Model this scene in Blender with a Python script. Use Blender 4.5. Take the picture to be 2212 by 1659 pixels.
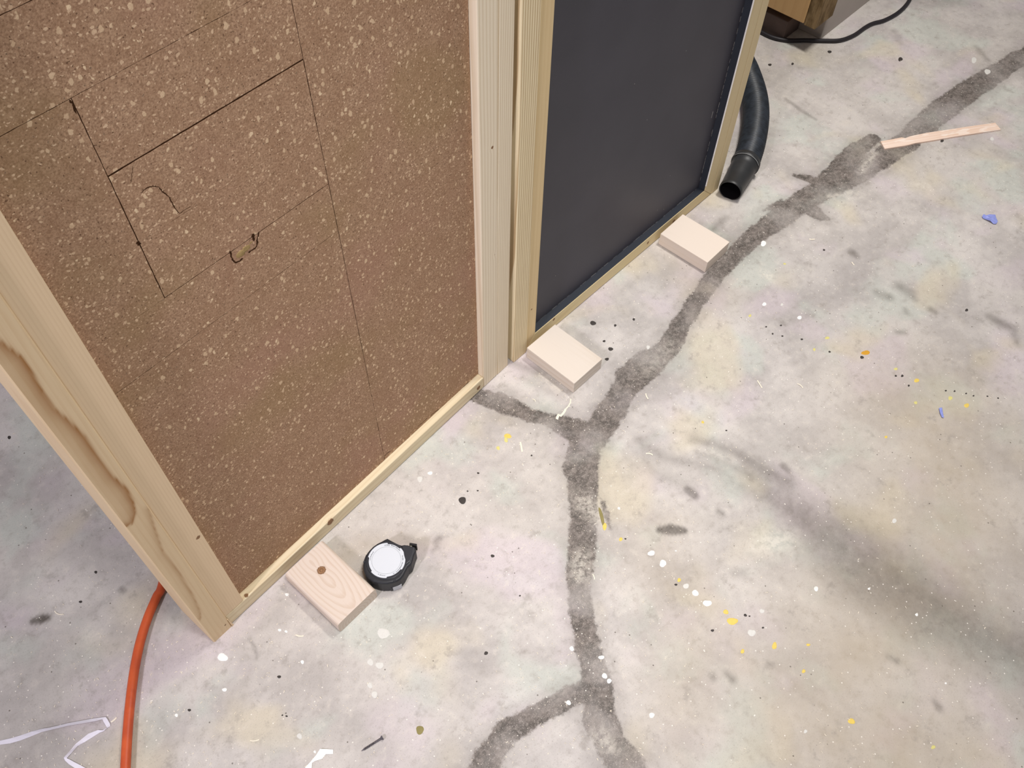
import bpy, bmesh, math, random
import numpy as np
from mathutils import Vector, Matrix

for o in list(bpy.data.objects):
    bpy.data.objects.remove(o)
scene = bpy.context.scene
col = scene.collection
random.seed(7)

# ------------------------------------------------------------------ camera
F_PX, W_PX, H_PX = 1897.36, 2212.0, 1659.0
CAM = np.array([0.0, 0.0, 1.5])
MW = np.array([[0.68373907, -0.72955426, 0.01585777],
               [-0.59000645, -0.56548133, -0.57630135],
               [0.42941038, 0.38468356, -0.8170834]])     # world -> camera (x right, y down, z forward)
cd = bpy.data.cameras.new('camera')
cd.sensor_width = 36.0
cd.lens = F_PX / W_PX * 36.0
cd.clip_start = 0.02
cam = bpy.data.objects.new('camera', cd)
col.objects.link(cam)
Rm = MW.T @ np.diag([1.0, -1.0, -1.0])
m4 = Matrix.Identity(4)
for i in range(3):
    for j in range(3):
        m4[i][j] = Rm[i, j]
    m4[i][3] = CAM[i]
cam.matrix_world = m4
scene.camera = cam

# ------------------------------------------------------------------ light
world = bpy.data.worlds.new('world')
scene.world = world
world.use_nodes = True
bg = world.node_tree.nodes['Background']
bg.inputs[0].default_value = (1.0, 0.97, 1.0, 1)
bg.inputs[1].default_value = 0.21


def area(name, loc, target, sx, sy, power, color):
    l = bpy.data.lights.new(name, 'AREA')
    l.shape = 'RECTANGLE'
    l.size, l.size_y = sx, sy
    l.energy = power
    l.color = color
    o = bpy.data.objects.new(name, l)
    col.objects.link(o)
    o.location = loc
    d = Vector(target) - Vector(loc)
    o.rotation_euler = d.to_track_quat('-Z', 'Y').to_euler()
    return o


hl = area('added_middle_lamp', (0.30, -0.08, 2.10), (0.50, 0.38, 0), 0.30, 0.30, 4.1, (1.0, 0.985, 0.95))
hl.data.spread = math.radians(70)          # added unseen lamp; narrow spread imitates a bright middle with darker edges
rl = area('ceiling_lamp_right', (1.80, 0.52, 2.75), (1.85, 0.62, 0), 0.14, 0.6, 23, (1.0, 0.965, 0.915))
rl.data.spread = math.radians(115)
area('ceiling_lamp_left', (-2.20, 0.25, 2.45), (0.2, 0.4, 0), 0.15, 0.5, 62, (0.95, 0.90, 1.0))

vs = scene.view_settings
vs.view_transform = 'Standard'
vs.look = 'None'
vs.exposure = 0.0
vs.gamma = 1.0
vs.use_curve_mapping = False


# ------------------------------------------------------------------ pixel helpers
def ray(px):
    return MW.T @ np.array([px[0] - W_PX / 2, px[1] - H_PX / 2, F_PX])


def fl(px, z=0.0):
    r = ray(px)
    return CAM + r * ((z - CAM[2]) / r[2])


def on_plane(px, P, n):
    r = ray(px)
    return CAM + r * (np.dot(P - CAM, n) / np.dot(r, n))


def srgb(r, g, b):
    def f(v):
        v /= 255.0
        return v / 12.92 if v <= 0.04045 else ((v + 0.055) / 1.055) ** 2.4
    return (f(r), f(g), f(b), 1.0)


# ------------------------------------------------------------------ material helper
class NT:
    def __init__(s, name):
        s.mat = bpy.data.materials.new(name)
        s.mat.use_nodes = True
        s.t = s.mat.node_tree
        s.n = s.t.nodes
        s.bsdf = s.n['Principled BSDF']
        s.coord = s.n.new('ShaderNodeTexCoord')
        s.obj = s.coord.outputs['Object']

    def lk(s, a, b):
        if hasattr(a, 'is_output'):
            s.t.links.new(a, b)
        else:
            b.default_value = a

    def m(s, op, a, b=None, c=None):
        n = s.n.new('ShaderNodeMath')
        n.operation = op
        s.lk(a, n.inputs[0])
        if b is not None:
            s.lk(b, n.inputs[1])
        if c is not None:
            s.lk(c, n.inputs[2])
        return n.outputs[0]

    def noise(s, vec, scale, detail=2.0, rough=0.5, dist=0.0, col=False):
        n = s.n.new('ShaderNodeTexNoise')
        s.lk(vec, n.inputs['Vector'])
        n.inputs['Scale'].default_value = scale
        n.inputs['Detail'].default_value = detail
        n.inputs['Roughness'].default_value = rough
        n.inputs['Distortion'].default_value = dist
        return n.outputs['Color' if col else 'Fac']

    def voro(s, vec, scale, feature='F1', rnd=1.0):
        n = s.n.new('ShaderNodeTexVoronoi')
        n.feature = feature
        s.lk(vec, n.inputs['Vector'])
        n.inputs['Scale'].default_value = scale
        n.inputs['Randomness'].default_value = rnd
        return n.outputs['Distance'], n.outputs.get('Color')

    def map(s, vec, scale=(1, 1, 1), loc=(0, 0, 0), rot=(0, 0, 0)):
        n = s.n.new('ShaderNodeMapping')
        s.lk(vec, n.inputs['Vector'])
        n.inputs['Scale'].default_value = scale
        n.inputs['Location'].default_value = loc
        n.inputs['Rotation'].default_value = rot
        return n.outputs[0]

    def sep(s, vec):
        n = s.n.new('ShaderNodeSeparateXYZ')
        s.lk(vec, n.inputs[0])
        return n.outputs

    def smooth(s, v, a, b, lo=0.0, hi=1.0):
        n = s.n.new('ShaderNodeMapRange')
        n.interpolation_type = 'SMOOTHSTEP'
        s.lk(v, n.inputs['Value'])
        n.inputs['From Min'].default_value = a
        n.inputs['From Max'].default_value = b
        n.inputs['To Min'].default_value = lo
        n.inputs['To Max'].default_value = hi
        return n.outputs[0]

    def mix(s, f, a, b, blend='MIX'):
        n = s.n.new('ShaderNodeMix')
        n.data_type = 'RGBA'
        n.blend_type = blend
        s.lk(f, n.inputs[0])
        s.lk(a, n.inputs[6])
        s.lk(b, n.inputs[7])
        return n.outputs[2]

    def ramp(s, f, stops, interp='LINEAR'):
        n = s.n.new('ShaderNodeValToRGB')
        n.color_ramp.interpolation = interp
        e = n.color_ramp.elements
        while len(e) < len(stops):
            e.new(0.5)
        for i, (p, c) in enumerate(stops):
            e[i].position = p
            e[i].color = c
        s.lk(f, n.inputs[0])
        return n.outputs[0]

    def attr(s, name):
        n = s.n.new('ShaderNodeAttribute')
        n.attribute_name = name
        return n.outputs['Fac']

    def rnd(s):
        return s.n.new('ShaderNodeObjectInfo').outputs['Random']

    def vadd(s, a, b):
        n = s.n.new('ShaderNodeVectorMath')
        n.operation = 'ADD'
        s.lk(a, n.inputs[0])
        s.lk(b, n.inputs[1])
        return n.outputs[0]

    def bump(s, h, strength, dist):
        n = s.n.new('ShaderNodeBump')
        n.inputs['Strength'].default_value = strength
        n.inputs['Distance'].default_value = dist
        s.lk(h, n.inputs['Height'])
        s.t.links.new(n.outputs[0], s.bsdf.inputs['Normal'])

    def done(s, color, rough=0.6, spec=0.3, metal=0.0):
        s.lk(color, s.bsdf.inputs['Base Color'])
        s.lk(rough, s.bsdf.inputs['Roughness'])
        s.bsdf.inputs['Specular IOR Level'].default_value = spec
        s.bsdf.inputs['Metallic'].default_value = metal
        return s.mat


def plain(name, c, rough=0.6, spec=0.3, metal=0.0, var=0.12, vscale=60.0):
    t = NT(name)
    n = t.noise(t.obj, vscale, 3.0)
    k = t.m('MULTIPLY_ADD', n, 2 * var, 1 - var)
    n2 = t.n.new('ShaderNodeVectorMath')
    n2.operation = 'SCALE'
    n2.inputs[0].default_value = c[:3]
    t.lk(k, n2.inputs['Scale'])
    return t.done(n2.outputs[0], rough, spec, metal)


def pine(name, light, dark, axis=2, pith=(0.0, 0.12), tilt=(0.0, 0.0), dens=170.0, contrast=0.6,
         knots=(), wob=0.004, attrs=False, vary=0.0):
    """growth rings about a tilted pith line; axis = the grain's direction in object space"""
    t = NT(name)
    x, y, z = t.sep(t.obj)
    c = [x, y, z]
    L = c[axis]
    A, B = [c[i] for i in range(3) if i != axis]
    sc = [14.0, 14.0, 14.0]
    sc[axis] = 2.2
    nz = t.noise(t.map(t.obj, tuple(sc)), 1.0, 2.0)
    w = t.m('MULTIPLY_ADD', nz, 2 * wob, -wob)
    a = t.m('SUBTRACT', A, t.m('MULTIPLY_ADD', L, tilt[0], pith[0]))
    b = t.m('SUBTRACT', B, t.m('MULTIPLY_ADD', L, tilt[1], pith[1]))
    r = t.m('SQRT', t.m('ADD', t.m('MULTIPLY', a, a), t.m('MULTIPLY', b, b)))
    r = t.m('ADD', r, w)
    for (kx, ky, kz, kr) in knots:      # rings bend round a knot
        dx = t.m('SUBTRACT', x, kx)
        dy = t.m('SUBTRACT', y, ky)
        dz = t.m('SUBTRACT', z, kz)
        q = t.m('ADD', t.m('ADD', t.m('MULTIPLY', dx, dx), t.m('MULTIPLY', dy, dy)), t.m('MULTIPLY', dz, dz))
        g = t.m('EXPONENT', t.m('DIVIDE', q, -(kr * 2.2) ** 2))
        r = t.m('ADD', r, t.m('MULTIPLY', g, kr * 0.9))
    ring = t.m('FRACT', t.m('MULTIPLY', r, dens))
    late = t.m('MULTIPLY', t.smooth(ring, 0.35, 0.88), t.smooth(ring, 1.0, 0.93))
    sf = [420.0, 420.0, 420.0]
    sf[axis] = 16.0
    fib = t.noise(t.map(t.obj, tuple(sf)), 1.0, 2.0)
    blot = t.noise(t.map(t.obj, tuple(v * 0.55 for v in sc)), 1.0, 2.0)
    fac = t.m('ADD', t.m('MULTIPLY', late, contrast), t.m('MULTIPLY', t.m('SUBTRACT', fib, 0.5), 0.45))
    fac = t.m('ADD', fac, t.m('MULTIPLY', t.m('SUBTRACT', blot, 0.5), 0.5))
    colr = t.mix(t.m('MAXIMUM', t.m('MINIMUM', fac, 1.0), 0.0), light, dark)
    if attrs:
        g = t.attr('grain_band')
        n2 = t.noise(t.map(t.obj, (60, 60, 12)), 1.0, 3.0)
        g = t.m('MULTIPLY', g, t.m('MULTIPLY_ADD', n2, 0.5, 0.75))
        colr = t.mix(t.m('MINIMUM', g, 1.0), colr, srgb(158, 112, 66))
    for (kx, ky, kz, kr) in knots:
        dx = t.m('SUBTRACT', x, kx)
        dy = t.m('SUBTRACT', y, ky)
        dz = t.m('SUBTRACT', z, kz)
        q = t.m('SQRT', t.m('ADD', t.m('ADD', t.m('MULTIPLY', dx, dx), t.m('MULTIPLY', dy, dy)), t.m('MULTIPLY', dz, dz)))
        q = t.m('ADD', q, t.m('MULTIPLY', t.m('SUBTRACT', t.noise(t.obj, 260.0, 1.0), 0.5), kr * 0.5))
        k = t.smooth(q, kr * 1.05, kr * 0.8)
        kc = t.mix(t.m('FRACT', t.m('MULTIPLY', q, 2.2 / kr)), srgb(160, 122, 88), srgb(108, 78, 54))
        colr = t.mix(k, colr, kc)
    t.bump(fib, 0.12, 0.0006)
    return t.done(colr, 0.62, 0.25)


# ------------------------------------------------------------------ mesh helpers
def link(o, parent=None):
    col.objects.link(o)
    if parent is not None:
        o.parent = parent
    return o


def mesh_obj(name, verts, faces, mat, parent=None, smooth=False):
    me = bpy.data.meshes.new(name)
    me.from_pydata([tuple(map(float, v)) for v in verts], [], faces)
    me.materials.append(mat)
    me.update()
    if smooth:
        for p in me.polygons:
            p.use_smooth = True
    return link(bpy.data.objects.new(name, me), parent)


def bm_obj(name, bm, mat, parent=None, smooth=False):
    me = bpy.data.meshes.new(name)
    bmesh.ops.recalc_face_normals(bm, faces=bm.faces)
    bm.to_mesh(me)
    bm.free()
    me.materials.append(mat)
    if smooth:
        for p in me.polygons:
            p.use_smooth = True
    return link(bpy.data.objects.new(name, me), parent)


def hexa(name, c8, mat, parent=None, bevel=0.0, edges=None, seg=2):
    """c8: bottom four corners counter-clockwise, then the top four"""
    bm = bmesh.new()
    v = [bm.verts.new(tuple(p)) for p in c8]
    for f in ((3, 2, 1, 0), (4, 5, 6, 7), (0, 1, 5, 4), (1, 2, 6, 5), (2, 3, 7, 6), (3, 0, 4, 7)):
        bm.faces.new([v[i] for i in f])
    if bevel:
        es = list(bm.edges)
        if edges is not None:
            es = [e for e in bm.edges if edges(e)]
        bmesh.ops.bevel(bm, geom=es, offset=bevel, segments=seg, affect='EDGES', profile=0.5)
    return bm_obj(name, bm, mat, parent)


def box(name, x0, x1, y0, y1, z0, z1, mat, parent=None, bevel=0.0, edges=None, seg=2):
    return hexa(name, [(x0, y0, z0), (x1, y0, z0), (x1, y1, z0), (x0, y1, z0),
                       (x0, y0, z1), (x1, y0, z1), (x1, y1, z1), (x0, y1, z1)], mat, parent, bevel, edges, seg)


def empty(name, loc, rz=0.0):
    o = bpy.data.objects.new(name, None)
    o.empty_display_size = 0.1
    o.location = loc
    o.rotation_euler = (0, 0, rz)
    return link(o)


def tag(o, label=None, cat=None, group=None, kind=None):
    if label:
        o['label'] = label
    if cat:
        o['category'] = cat
    if group:
        o['group'] = group
    if kind:
        o['kind'] = kind
    return o


def spline(pts, n):
    """Catmull-Rom through 3D points"""
    P = [np.array(p, float) for p in pts]
    P = [2 * P[0] - P[1]] + P + [2 * P[-1] - P[-2]]
    out = []
    for i in range(1, len(P) - 2):
        for k in range(n):
            t = k / n
            a, b, c, d = P[i - 1:i + 3]
            out.append(0.5 * ((2 * b) + (c - a) * t + (2 * a - 5 * b + 4 * c - d) * t * t + (3 * b - a - 3 * c + d) * t ** 3))
    out.append(P[-2])
    return out


def tube_rings(path, radii, seg=16):
    vs_, fs = [], []
    n = len(path)
    up = np.array([0, 0, 1.0])
    for i, p in enumerate(path):
        d = path[min(i + 1, n - 1)] - path[max(i - 1, 0)]
        d = d / np.linalg.norm(d)
        s = np.cross(d, up)
        s /= np.linalg.norm(s)
        u = np.cross(s, d)
        for k in range(seg):
            a = 2 * math.pi * k / seg
            vs_.append(p + radii[i] * (math.cos(a) * s + math.sin(a) * u))
    for i in range(n - 1):
        for k in range(seg):
            k2 = (k + 1) % seg
            fs.append((i * seg + k, i * seg + k2, (i + 1) * seg + k2, (i + 1) * seg + k))
    return vs_, fs


def tube(name, path, radii, mat, parent=None, seg=16, cap=True):
    if not hasattr(radii, '__len__'):
        radii = [radii] * len(path)
    v, f = tube_rings(path, radii, seg)
    if cap:
        n = len(path)
        f.append(tuple(range(seg))[::-1])
        f.append(tuple((n - 1) * seg + k for k in range(seg)))
    o = mesh_obj(name, v, f, mat, parent)
    for p in o.data.polygons:
        p.use_smooth = len(p.vertices) == 4
    return o


# ================================================================== FLOOR
def seg_dist(X, Y, a, b):
    """distance to a segment and parameter, vectorised"""
    ax, ay = a[:2]
    bx, by = b[:2]
    dx, dy = bx - ax, by - ay
    L2 = dx * dx + dy * dy + 1e-12
    t = np.clip(((X - ax) * dx + (Y - ay) * dy) / L2, 0, 1)
    return np.hypot(X - ax - t * dx, Y - ay - t * dy), t


def band_field(X, Y, pts):
    """pts: pixel x, y, half-width in pixels -> signed metres (positive inside)"""
    C3, W3 = [], []
    for i, (x, y, w) in enumerate(pts):
        x0, y0, _ = pts[max(i - 1, 0)]
        x1, y1, _ = pts[min(i + 1, len(pts) - 1)]
        d = np.array([x1 - x0, y1 - y0], float)
        d /= np.linalg.norm(d)
        nx, ny = -d[1] * w, d[0] * w
        p, q = fl((x + nx, y + ny)), fl((x - nx, y - ny))
        C3.append((p + q) / 2)
        dm = fl((x1, y1)) - fl((x0, y0))
        dm /= np.linalg.norm(dm)
        v = q - p
        W3.append(abs(v[0] * -dm[1] + v[1] * dm[0]) / 2)
    out = np.full(X.shape, -1e3)
    for i in range(len(C3) - 1):
        D, t = seg_dist(X, Y, C3[i], C3[i + 1])
        out = np.maximum(out, (1 - t) * W3[i] + t * W3[i + 1] - D)
    return out


BANDS = [
    [(2700, -90, 14), (2430, 20, 18), (2260, 95, 20), (2180, 140, 20), (2110, 185, 25), (2050, 225, 27), (2005, 262, 27), (1960, 305, 26), (1905, 342, 24),
     (1840, 378, 28), (1790, 402, 27), (1740, 430, 24), (1690, 468, 26), (1640, 502, 22), (1600, 537, 21), (1560, 578, 21),
     (1530, 615, 19), (1500, 655, 20), (1470, 705, 21), (1442, 752, 24), (1400, 792, 30), (1365, 820, 30), (1340, 852, 28),
     (1322, 885, 30), (1300, 918, 32), (1280, 945, 34)],
    [(1888, 300, 14), (1855, 322, 20), (1810, 362, 20), (1780, 392, 16)],
    [(1717, 378, 3), (1745, 385, 8), (1775, 400, 12)],
    [(1650, 456, 3), (1668, 447, 8), (1690, 432, 2)],
    [(1745, 445, 16), (1768, 466, 12), (1790, 473, 3)],
    [(1395, 770, 16), (1345, 805, 14)],
    [(1020, 850, 16), (1070, 866, 22), (1110, 880, 20), (1145, 898, 14), (1185, 908, 15), (1220, 920, 22), (1260, 940, 34)],
    [(1265, 945, 40), (1258, 1000, 36), (1258, 1040, 35), (1262, 1080, 32), (1260, 1120, 31), (1258, 1160, 30), (1258, 1200, 30),
     (1252, 1240, 29), (1249, 1280, 25), (1257, 1330, 27), (1267, 1380, 27), (1278, 1420, 29), (1286, 1460, 34), (1290, 1495, 34),
     (1294, 1550, 36), (1318, 1605, 36), (1352, 1659, 40), (1390, 1720, 42), (1440, 1900, 46), (1450, 2150, 48)],
    [(1228, 985, 8), (1226, 1010, 12), (1235, 1040, 8)],
    [(1262, 1492, 26), (1229, 1507, 25), (1183, 1532, 24), (1137, 1556, 26), (1092, 1588, 30), (1064, 1625, 32), (1044, 1662, 32), (1020, 1720, 34), (985, 1900, 36), (990, 2150, 38)],
    [(1298, 1080, 4), (1310, 1110, 8), (1316, 1140, 5)],
]
SMEARS = [  # polyline (px, half width), strength, softness in metres
    ([(1660, 1050, 14), (1730, 1110, 40), (1800, 1165, 62), (1900, 1245, 74), (2000, 1305, 66), (2100, 1365, 60), (2260, 1440, 55), (2500, 1540, 50), (2750, 1620, 20)], 0.62, 0.06),
    ([(1500, 948, 7), (1560, 966, 9), (1610, 990, 10), (1660, 1018, 12), (1700, 1040, 14)], 0.55, 0.018),
    ([(1505, 975, 5), (1560, 995, 5), (1620, 1028, 7)], 0.45, 0.012),
    ([(1375, 948, 6), (1405, 972, 10), (1440, 990, 9), (1500, 1000, 6), (1560, 1015, 6)], 0.42, 0.018),
    ([(1395, 1000, 8), (1430, 1028, 14), (1480, 1050, 10)], 0.34, 0.022),
    ([(1580, 1040, 10), (1660, 1075, 16), (1720, 1110, 20)], 0.32, 0.03),
    ([(1112, 785, 8), (1150, 800, 10), (1190, 822, 8), (1215, 845, 4)], 0.5, 0.014),
    ([(1130, 815, 4), (1170, 835, 7), (1205, 855, 4)], 0.35, 0.014),
    ([(1895, 632, 6), (1920, 642, 7)], 0.55, 0.012), ([(1940, 618, 8), (1965, 632, 10), (1975, 645, 5)], 0.55, 0.014),
    ([(2140, 685, 8), (2165, 700, 9), (2190, 712, 6)], 0.6, 0.012), ([(2190, 725, 6), (2200, 745, 6)], 0.5, 0.012),
    ([(1840, 545, 7), (1848, 552, 6)], 0.6, 0.008), ([(2010, 668, 6), (2020, 675, 5)], 0.5, 0.008),
    ([(1956, 668, 4), (1958, 676, 5)], 0.45, 0.008), ([(1940, 717, 6), (1952, 718, 5)], 0.45, 0.008),
    ([(1425, 1145, 7), (1450, 1144, 12), (1478, 1146, 7)], 0.95, 0.004), ([(1486, 1058, 8), (1500, 1070, 9)], 0.75, 0.005),
    ([(1693, 1008, 7), (1702, 1016, 6)], 0.65, 0.006), ([(1552, 1105, 5), (1562, 1110, 4)], 0.6, 0.006),
    ([(1585, 1240, 6), (1605, 1238, 5)], 0.5, 0.012), ([(1540, 1460, 6), (1541, 1466, 5)], 0.6, 0.008),
    ([(1570, 1455, 5), (1582, 1468, 8)], 0.6, 0.008), ([(1660, 1433, 6), (1668, 1436, 4)], 0.5, 0.006),
    ([(1918, 1418, 5), (1940, 1430, 4)], 0.45, 0.008), ([(2018, 1515, 5), (2030, 1530, 7)], 0.5, 0.006),
    ([(72, 1342, 7), (88, 1338, 10), (104, 1334, 6)], 1.0, 0.004), ([(262, 1273, 5), (268, 1276, 5)], 0.7, 0.006),
    ([(1697, 213, 2), (1730, 238, 4), (1762, 258, 2)], 0.5, 0.006), ([(2108, 100, 3), (2120, 115, 5), (2135, 130, 3)], 0.45, 0.01),
    ([(540, 1380, 2), (550, 1400, 3), (556, 1420, 1)], 0.6, 0.004), ([(1930, 65, 5), (1940, 80, 7), (1945, 95, 4)], 0.3, 0.01),
    ([(1770, 350, 4), (1800, 340, 4)], 0.0, 0.01), ([(940, 1170, 5), (950, 1162, 6)], 0.55, 0.006), ([(935, 1190, 4), (945, 1182, 5)], 0.45, 0.006),
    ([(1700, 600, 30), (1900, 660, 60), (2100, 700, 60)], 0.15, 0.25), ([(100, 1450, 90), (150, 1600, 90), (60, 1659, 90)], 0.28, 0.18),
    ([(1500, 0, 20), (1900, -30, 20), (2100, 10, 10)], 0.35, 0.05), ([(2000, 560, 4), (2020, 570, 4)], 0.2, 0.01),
    ([(1540, 495, 6), (1556, 480, 7), (1566, 470, 4)], 0.5, 0.012),
    ([(1560, 1150, 6), (1750, 1140, 6)], 0.1, 0.04), ([(1000, 1415, 8), (1040, 1440, 10)], 0.25, 0.03),
    ([(1620, 1010, 5), (1640, 1040, 5)], 0.25, 0.02), ([(940, 1660, 20), (980, 1600, 18)], 0.12, 0.05),
]

gx = np.concatenate([np.linspace(-4.5, -0.6, 14), np.arange(-0.5, 2.95, 0.005), np.linspace(3.1, 7.5, 14)])
gy = np.concatenate([np.linspace(-3.5, -0.65, 12), np.arange(-0.55, 1.45, 0.005), np.linspace(1.6, 5.5, 14)])
GX, GY = np.meshgrid(gx, gy)
nx_, ny_ = len(gx), len(gy)
band = np.full(GX.shape, -1e3)
for b in BANDS:
    band = np.maximum(band, band_field(GX, GY, b))
band = np.clip(band, -0.2, 0.2)
smear = np.zeros(GX.shape)
for pts, st, soft in SMEARS:
    s_ = np.clip((band_field(GX, GY, pts) + soft) / (2 * soft), 0, 1)
    s_ = s_ * s_ * (3 - 2 * s_) * st
    smear = 1 - (1 - smear) * (1 - s_)

PALES = [([(1640, 1180, 18), (1665, 1172, 24), (1695, 1165, 16)], 0.55, 0.03), ([(1165, 812, 3), (1185, 828, 5), (1205, 842, 4)], 0.5, 0.012),
         ([(1258, 1205, 18), (1252, 1240, 16)], 0.55, 0.02), ([(1298, 1590, 14), (1318, 1612, 14)], 0.5, 0.018), ([(1262, 1085, 20), (1285, 1112, 14)], 0.5, 0.018),
         ([(1490, 968, 6), (1530, 975, 8), (1580, 992, 6)], 0.35, 0.012), ([(1650, 590, 8), (1660, 596, 8)], 0.6, 0.008), ([(1990, 400, 8), (2005, 405, 6)], 0.4, 0.012),
         ([(190, 1370, 14), (215, 1375, 10)], 0.4, 0.02), ([(1840, 430, 10), (1860, 420, 10)], 0.4, 0.02), ([(1450, 750, 16), (1400, 800, 12)], 0.3, 0.03),
         ([(1890, 330, 6), (1860, 370, 6)], 0.55, 0.012), ([(1790, 425, 4), (1840, 415, 4)], 0.5, 0.006)]
pale = np.zeros(GX.shape)
for pts, st, soft in PALES:
    s_ = np.clip((band_field(GX, GY, pts) + soft) / (2 * soft), 0, 1)
    pale = np.maximum(pale, s_ * s_ * (3 - 2 * s_) * st)

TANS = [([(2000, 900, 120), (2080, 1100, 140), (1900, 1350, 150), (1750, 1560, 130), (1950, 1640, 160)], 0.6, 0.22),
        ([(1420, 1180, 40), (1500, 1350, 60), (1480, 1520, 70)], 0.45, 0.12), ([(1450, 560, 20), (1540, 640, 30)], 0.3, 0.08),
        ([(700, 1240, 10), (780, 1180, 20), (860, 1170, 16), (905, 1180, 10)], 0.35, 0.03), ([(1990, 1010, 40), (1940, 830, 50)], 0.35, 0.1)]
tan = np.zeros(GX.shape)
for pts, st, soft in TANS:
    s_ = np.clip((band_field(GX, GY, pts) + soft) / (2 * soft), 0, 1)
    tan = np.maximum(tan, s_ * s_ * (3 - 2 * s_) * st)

V = np.stack([GX.ravel(), GY.ravel(), np.zeros(GX.size)], 1)
idx = np.arange(nx_ * ny_).reshape(ny_, nx_)
Q = np.stack([idx[:-1, :-1].ravel(), idx[:-1, 1:].ravel(), idx[1:, 1:].ravel(), idx[1:, :-1].ravel()], 1)
me = bpy.data.meshes.new('floor')
me.vertices.add(len(V))
me.vertices.foreach_set('co', V.ravel())
me.loops.add(Q.size)
me.loops.foreach_set('vertex_index', Q.ravel().astype(np.int32))
me.polygons.add(len(Q))
me.polygons.foreach_set('loop_start', (np.arange(len(Q)) * 4).astype(np.int32))
me.update(calc_edges=True)
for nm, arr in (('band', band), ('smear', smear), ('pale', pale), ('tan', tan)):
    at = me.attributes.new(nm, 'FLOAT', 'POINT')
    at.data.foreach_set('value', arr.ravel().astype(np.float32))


def floor_material():
    t = NT('worn_concrete')
    p = t.obj
    big = t.noise(p, 1.6, 3.0)
    mid = t.noise(p, 7.0, 4.0, 0.6)
    fine = t.noise(p, 55.0, 4.0, 0.65)
    grit = t.noise(p, 420.0, 2.0, 0.6)
    base = t.mix(t.smooth(mid, 0.3, 0.7), srgb(172, 166, 163), srgb(206, 200, 195))
    base = t.mix(t.smooth(big, 0.35, 0.7, 0.0, 0.5), base, srgb(190, 183, 174))
    hue = t.noise(p, 6.0, 3.0, 0.5, 0.3)
    base = t.mix(t.smooth(hue, 0.52, 0.66, 0.0, 0.55), base, srgb(192, 198, 188))
    hue2 = t.noise(t.map(p, loc=(3.1, 7.7, 0)), 5.5, 2.0, 0.5, 0.3)
    base = t.mix(t.smooth(hue2, 0.52, 0.68, 0.0, 0.55), base, srgb(203, 190, 196))
    hue3 = t.noise(t.map(p, loc=(9.1, 2.7, 0)), 5.0, 2.0, 0.5, 0.3)
    base = t.mix(t.smooth(hue3, 0.54, 0.7, 0.0, 0.6), base, srgb(204, 193, 168))
    base = t.mix(t.smooth(fine, 0.5, 0.75, 0.0, 0.40), base, srgb(150, 142, 134))
    base = t.mix(t.smooth(fine, 0.48, 0.25, 0.0, 0.35), base, srgb(222, 214, 202))
    base = t.mix(t.smooth(grit, 0.56, 0.75, 0.0, 0.5), base, srgb(140, 132, 124))
    # broad tan tint, mostly over the right-hand floor
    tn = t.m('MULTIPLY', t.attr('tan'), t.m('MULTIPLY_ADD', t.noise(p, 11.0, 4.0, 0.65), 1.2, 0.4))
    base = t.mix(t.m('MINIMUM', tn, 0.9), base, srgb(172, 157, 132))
    # small pits and scuffs
    pit = t.noise(p, 24.0, 5.0, 0.72)
    base = t.mix(t.smooth(pit, 0.57, 0.70, 0.0, 0.45), base, srgb(146, 138, 130))
    # scuffed grey stains
    blot = t.noise(t.map(p, loc=(1.7, 4.2, 0)), 13.0, 5.0, 0.7)
    base = t.mix(t.smooth(blot, 0.60, 0.74, 0.0, 0.5), base, srgb(138, 131, 124))
    # soft smears of dirt, plus broad darkened patches
    sm = t.attr('smear')
    smn = t.m('MULTIPLY', sm, t.m('MULTIPLY_ADD', t.noise(p, 38.0, 4.0, 0.7), 1.0, 0.5))
    base = t.mix(t.m('MINIMUM', t.m('MULTIPLY', smn, 0.85), 0.92), base, srgb(84, 77, 70))
    # dark filler smeared over the cracks
    b = t.attr('band')
    n1 = t.m('SUBTRACT', t.noise(p, 26.0, 5.0, 0.7), 0.5)
    n2 = t.m('SUBTRACT', t.noise(p, 130.0, 3.0, 0.7), 0.5)
    e = t.m('ADD', b, t.m('ADD', t.m('MULTIPLY', n1, 0.026), t.m('MULTIPLY', n2, 0.012)))
    edge = t.smooth(e, -0.003, 0.004)
    worn = t.m('MULTIPLY', t.smooth(t.noise(p, 9.0, 3.0), 0.40, 0.66, 1.0, 0.62), t.smooth(t.noise(p, 75.0, 4.0, 0.7), 0.60, 0.75, 1.0, 0.45))
    bc = t.mix(t.smooth(t.noise(p, 30.0, 4.0, 0.7), 0.3, 0.7), srgb(82, 76, 71), srgb(122, 113, 107))
    bc = t.mix(t.smooth(t.noise(p, 120.0, 4.0, 0.75), 0.45, 0.65, 0.0, 0.55), bc, srgb(146, 137, 130))
    bc = t.mix(t.smooth(t.noise(t.map(p, loc=(2, 5, 0)), 50.0, 4.0, 0.75), 0.52, 0.68, 0.0, 0.6), bc, srgb(66, 60, 56))
    bc = t.mix(t.smooth(t.noise(p, 600.0, 1.0), 0.62, 0.72), bc, srgb(176, 168, 160))
    base = t.mix(t.m('MULTIPLY', edge, worn), base, bc)
    # faint dark halo beside the filler
    halo = t.m('MULTIPLY', t.smooth(e, -0.03, 0.0, 0.0, 0.22), t.m('SUBTRACT', 1.0, edge))
    base = t.mix(halo, base, srgb(112, 105, 98))
    pl_ = t.m('MULTIPLY', t.attr('pale'), t.smooth(t.noise(p, 70.0, 5.0, 0.75), 0.38, 0.58))
    base = t.mix(pl_, base, srgb(226, 219, 206))
    # fine white and dark specks
    d1, c1 = t.voro(p, 130.0)
    r1 = t.sep(c1)[0]
    sp = t.m('MULTIPLY', t.smooth(d1, 0.17, 0.10), t.m('GREATER_THAN', r1, 0.80))
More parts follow.
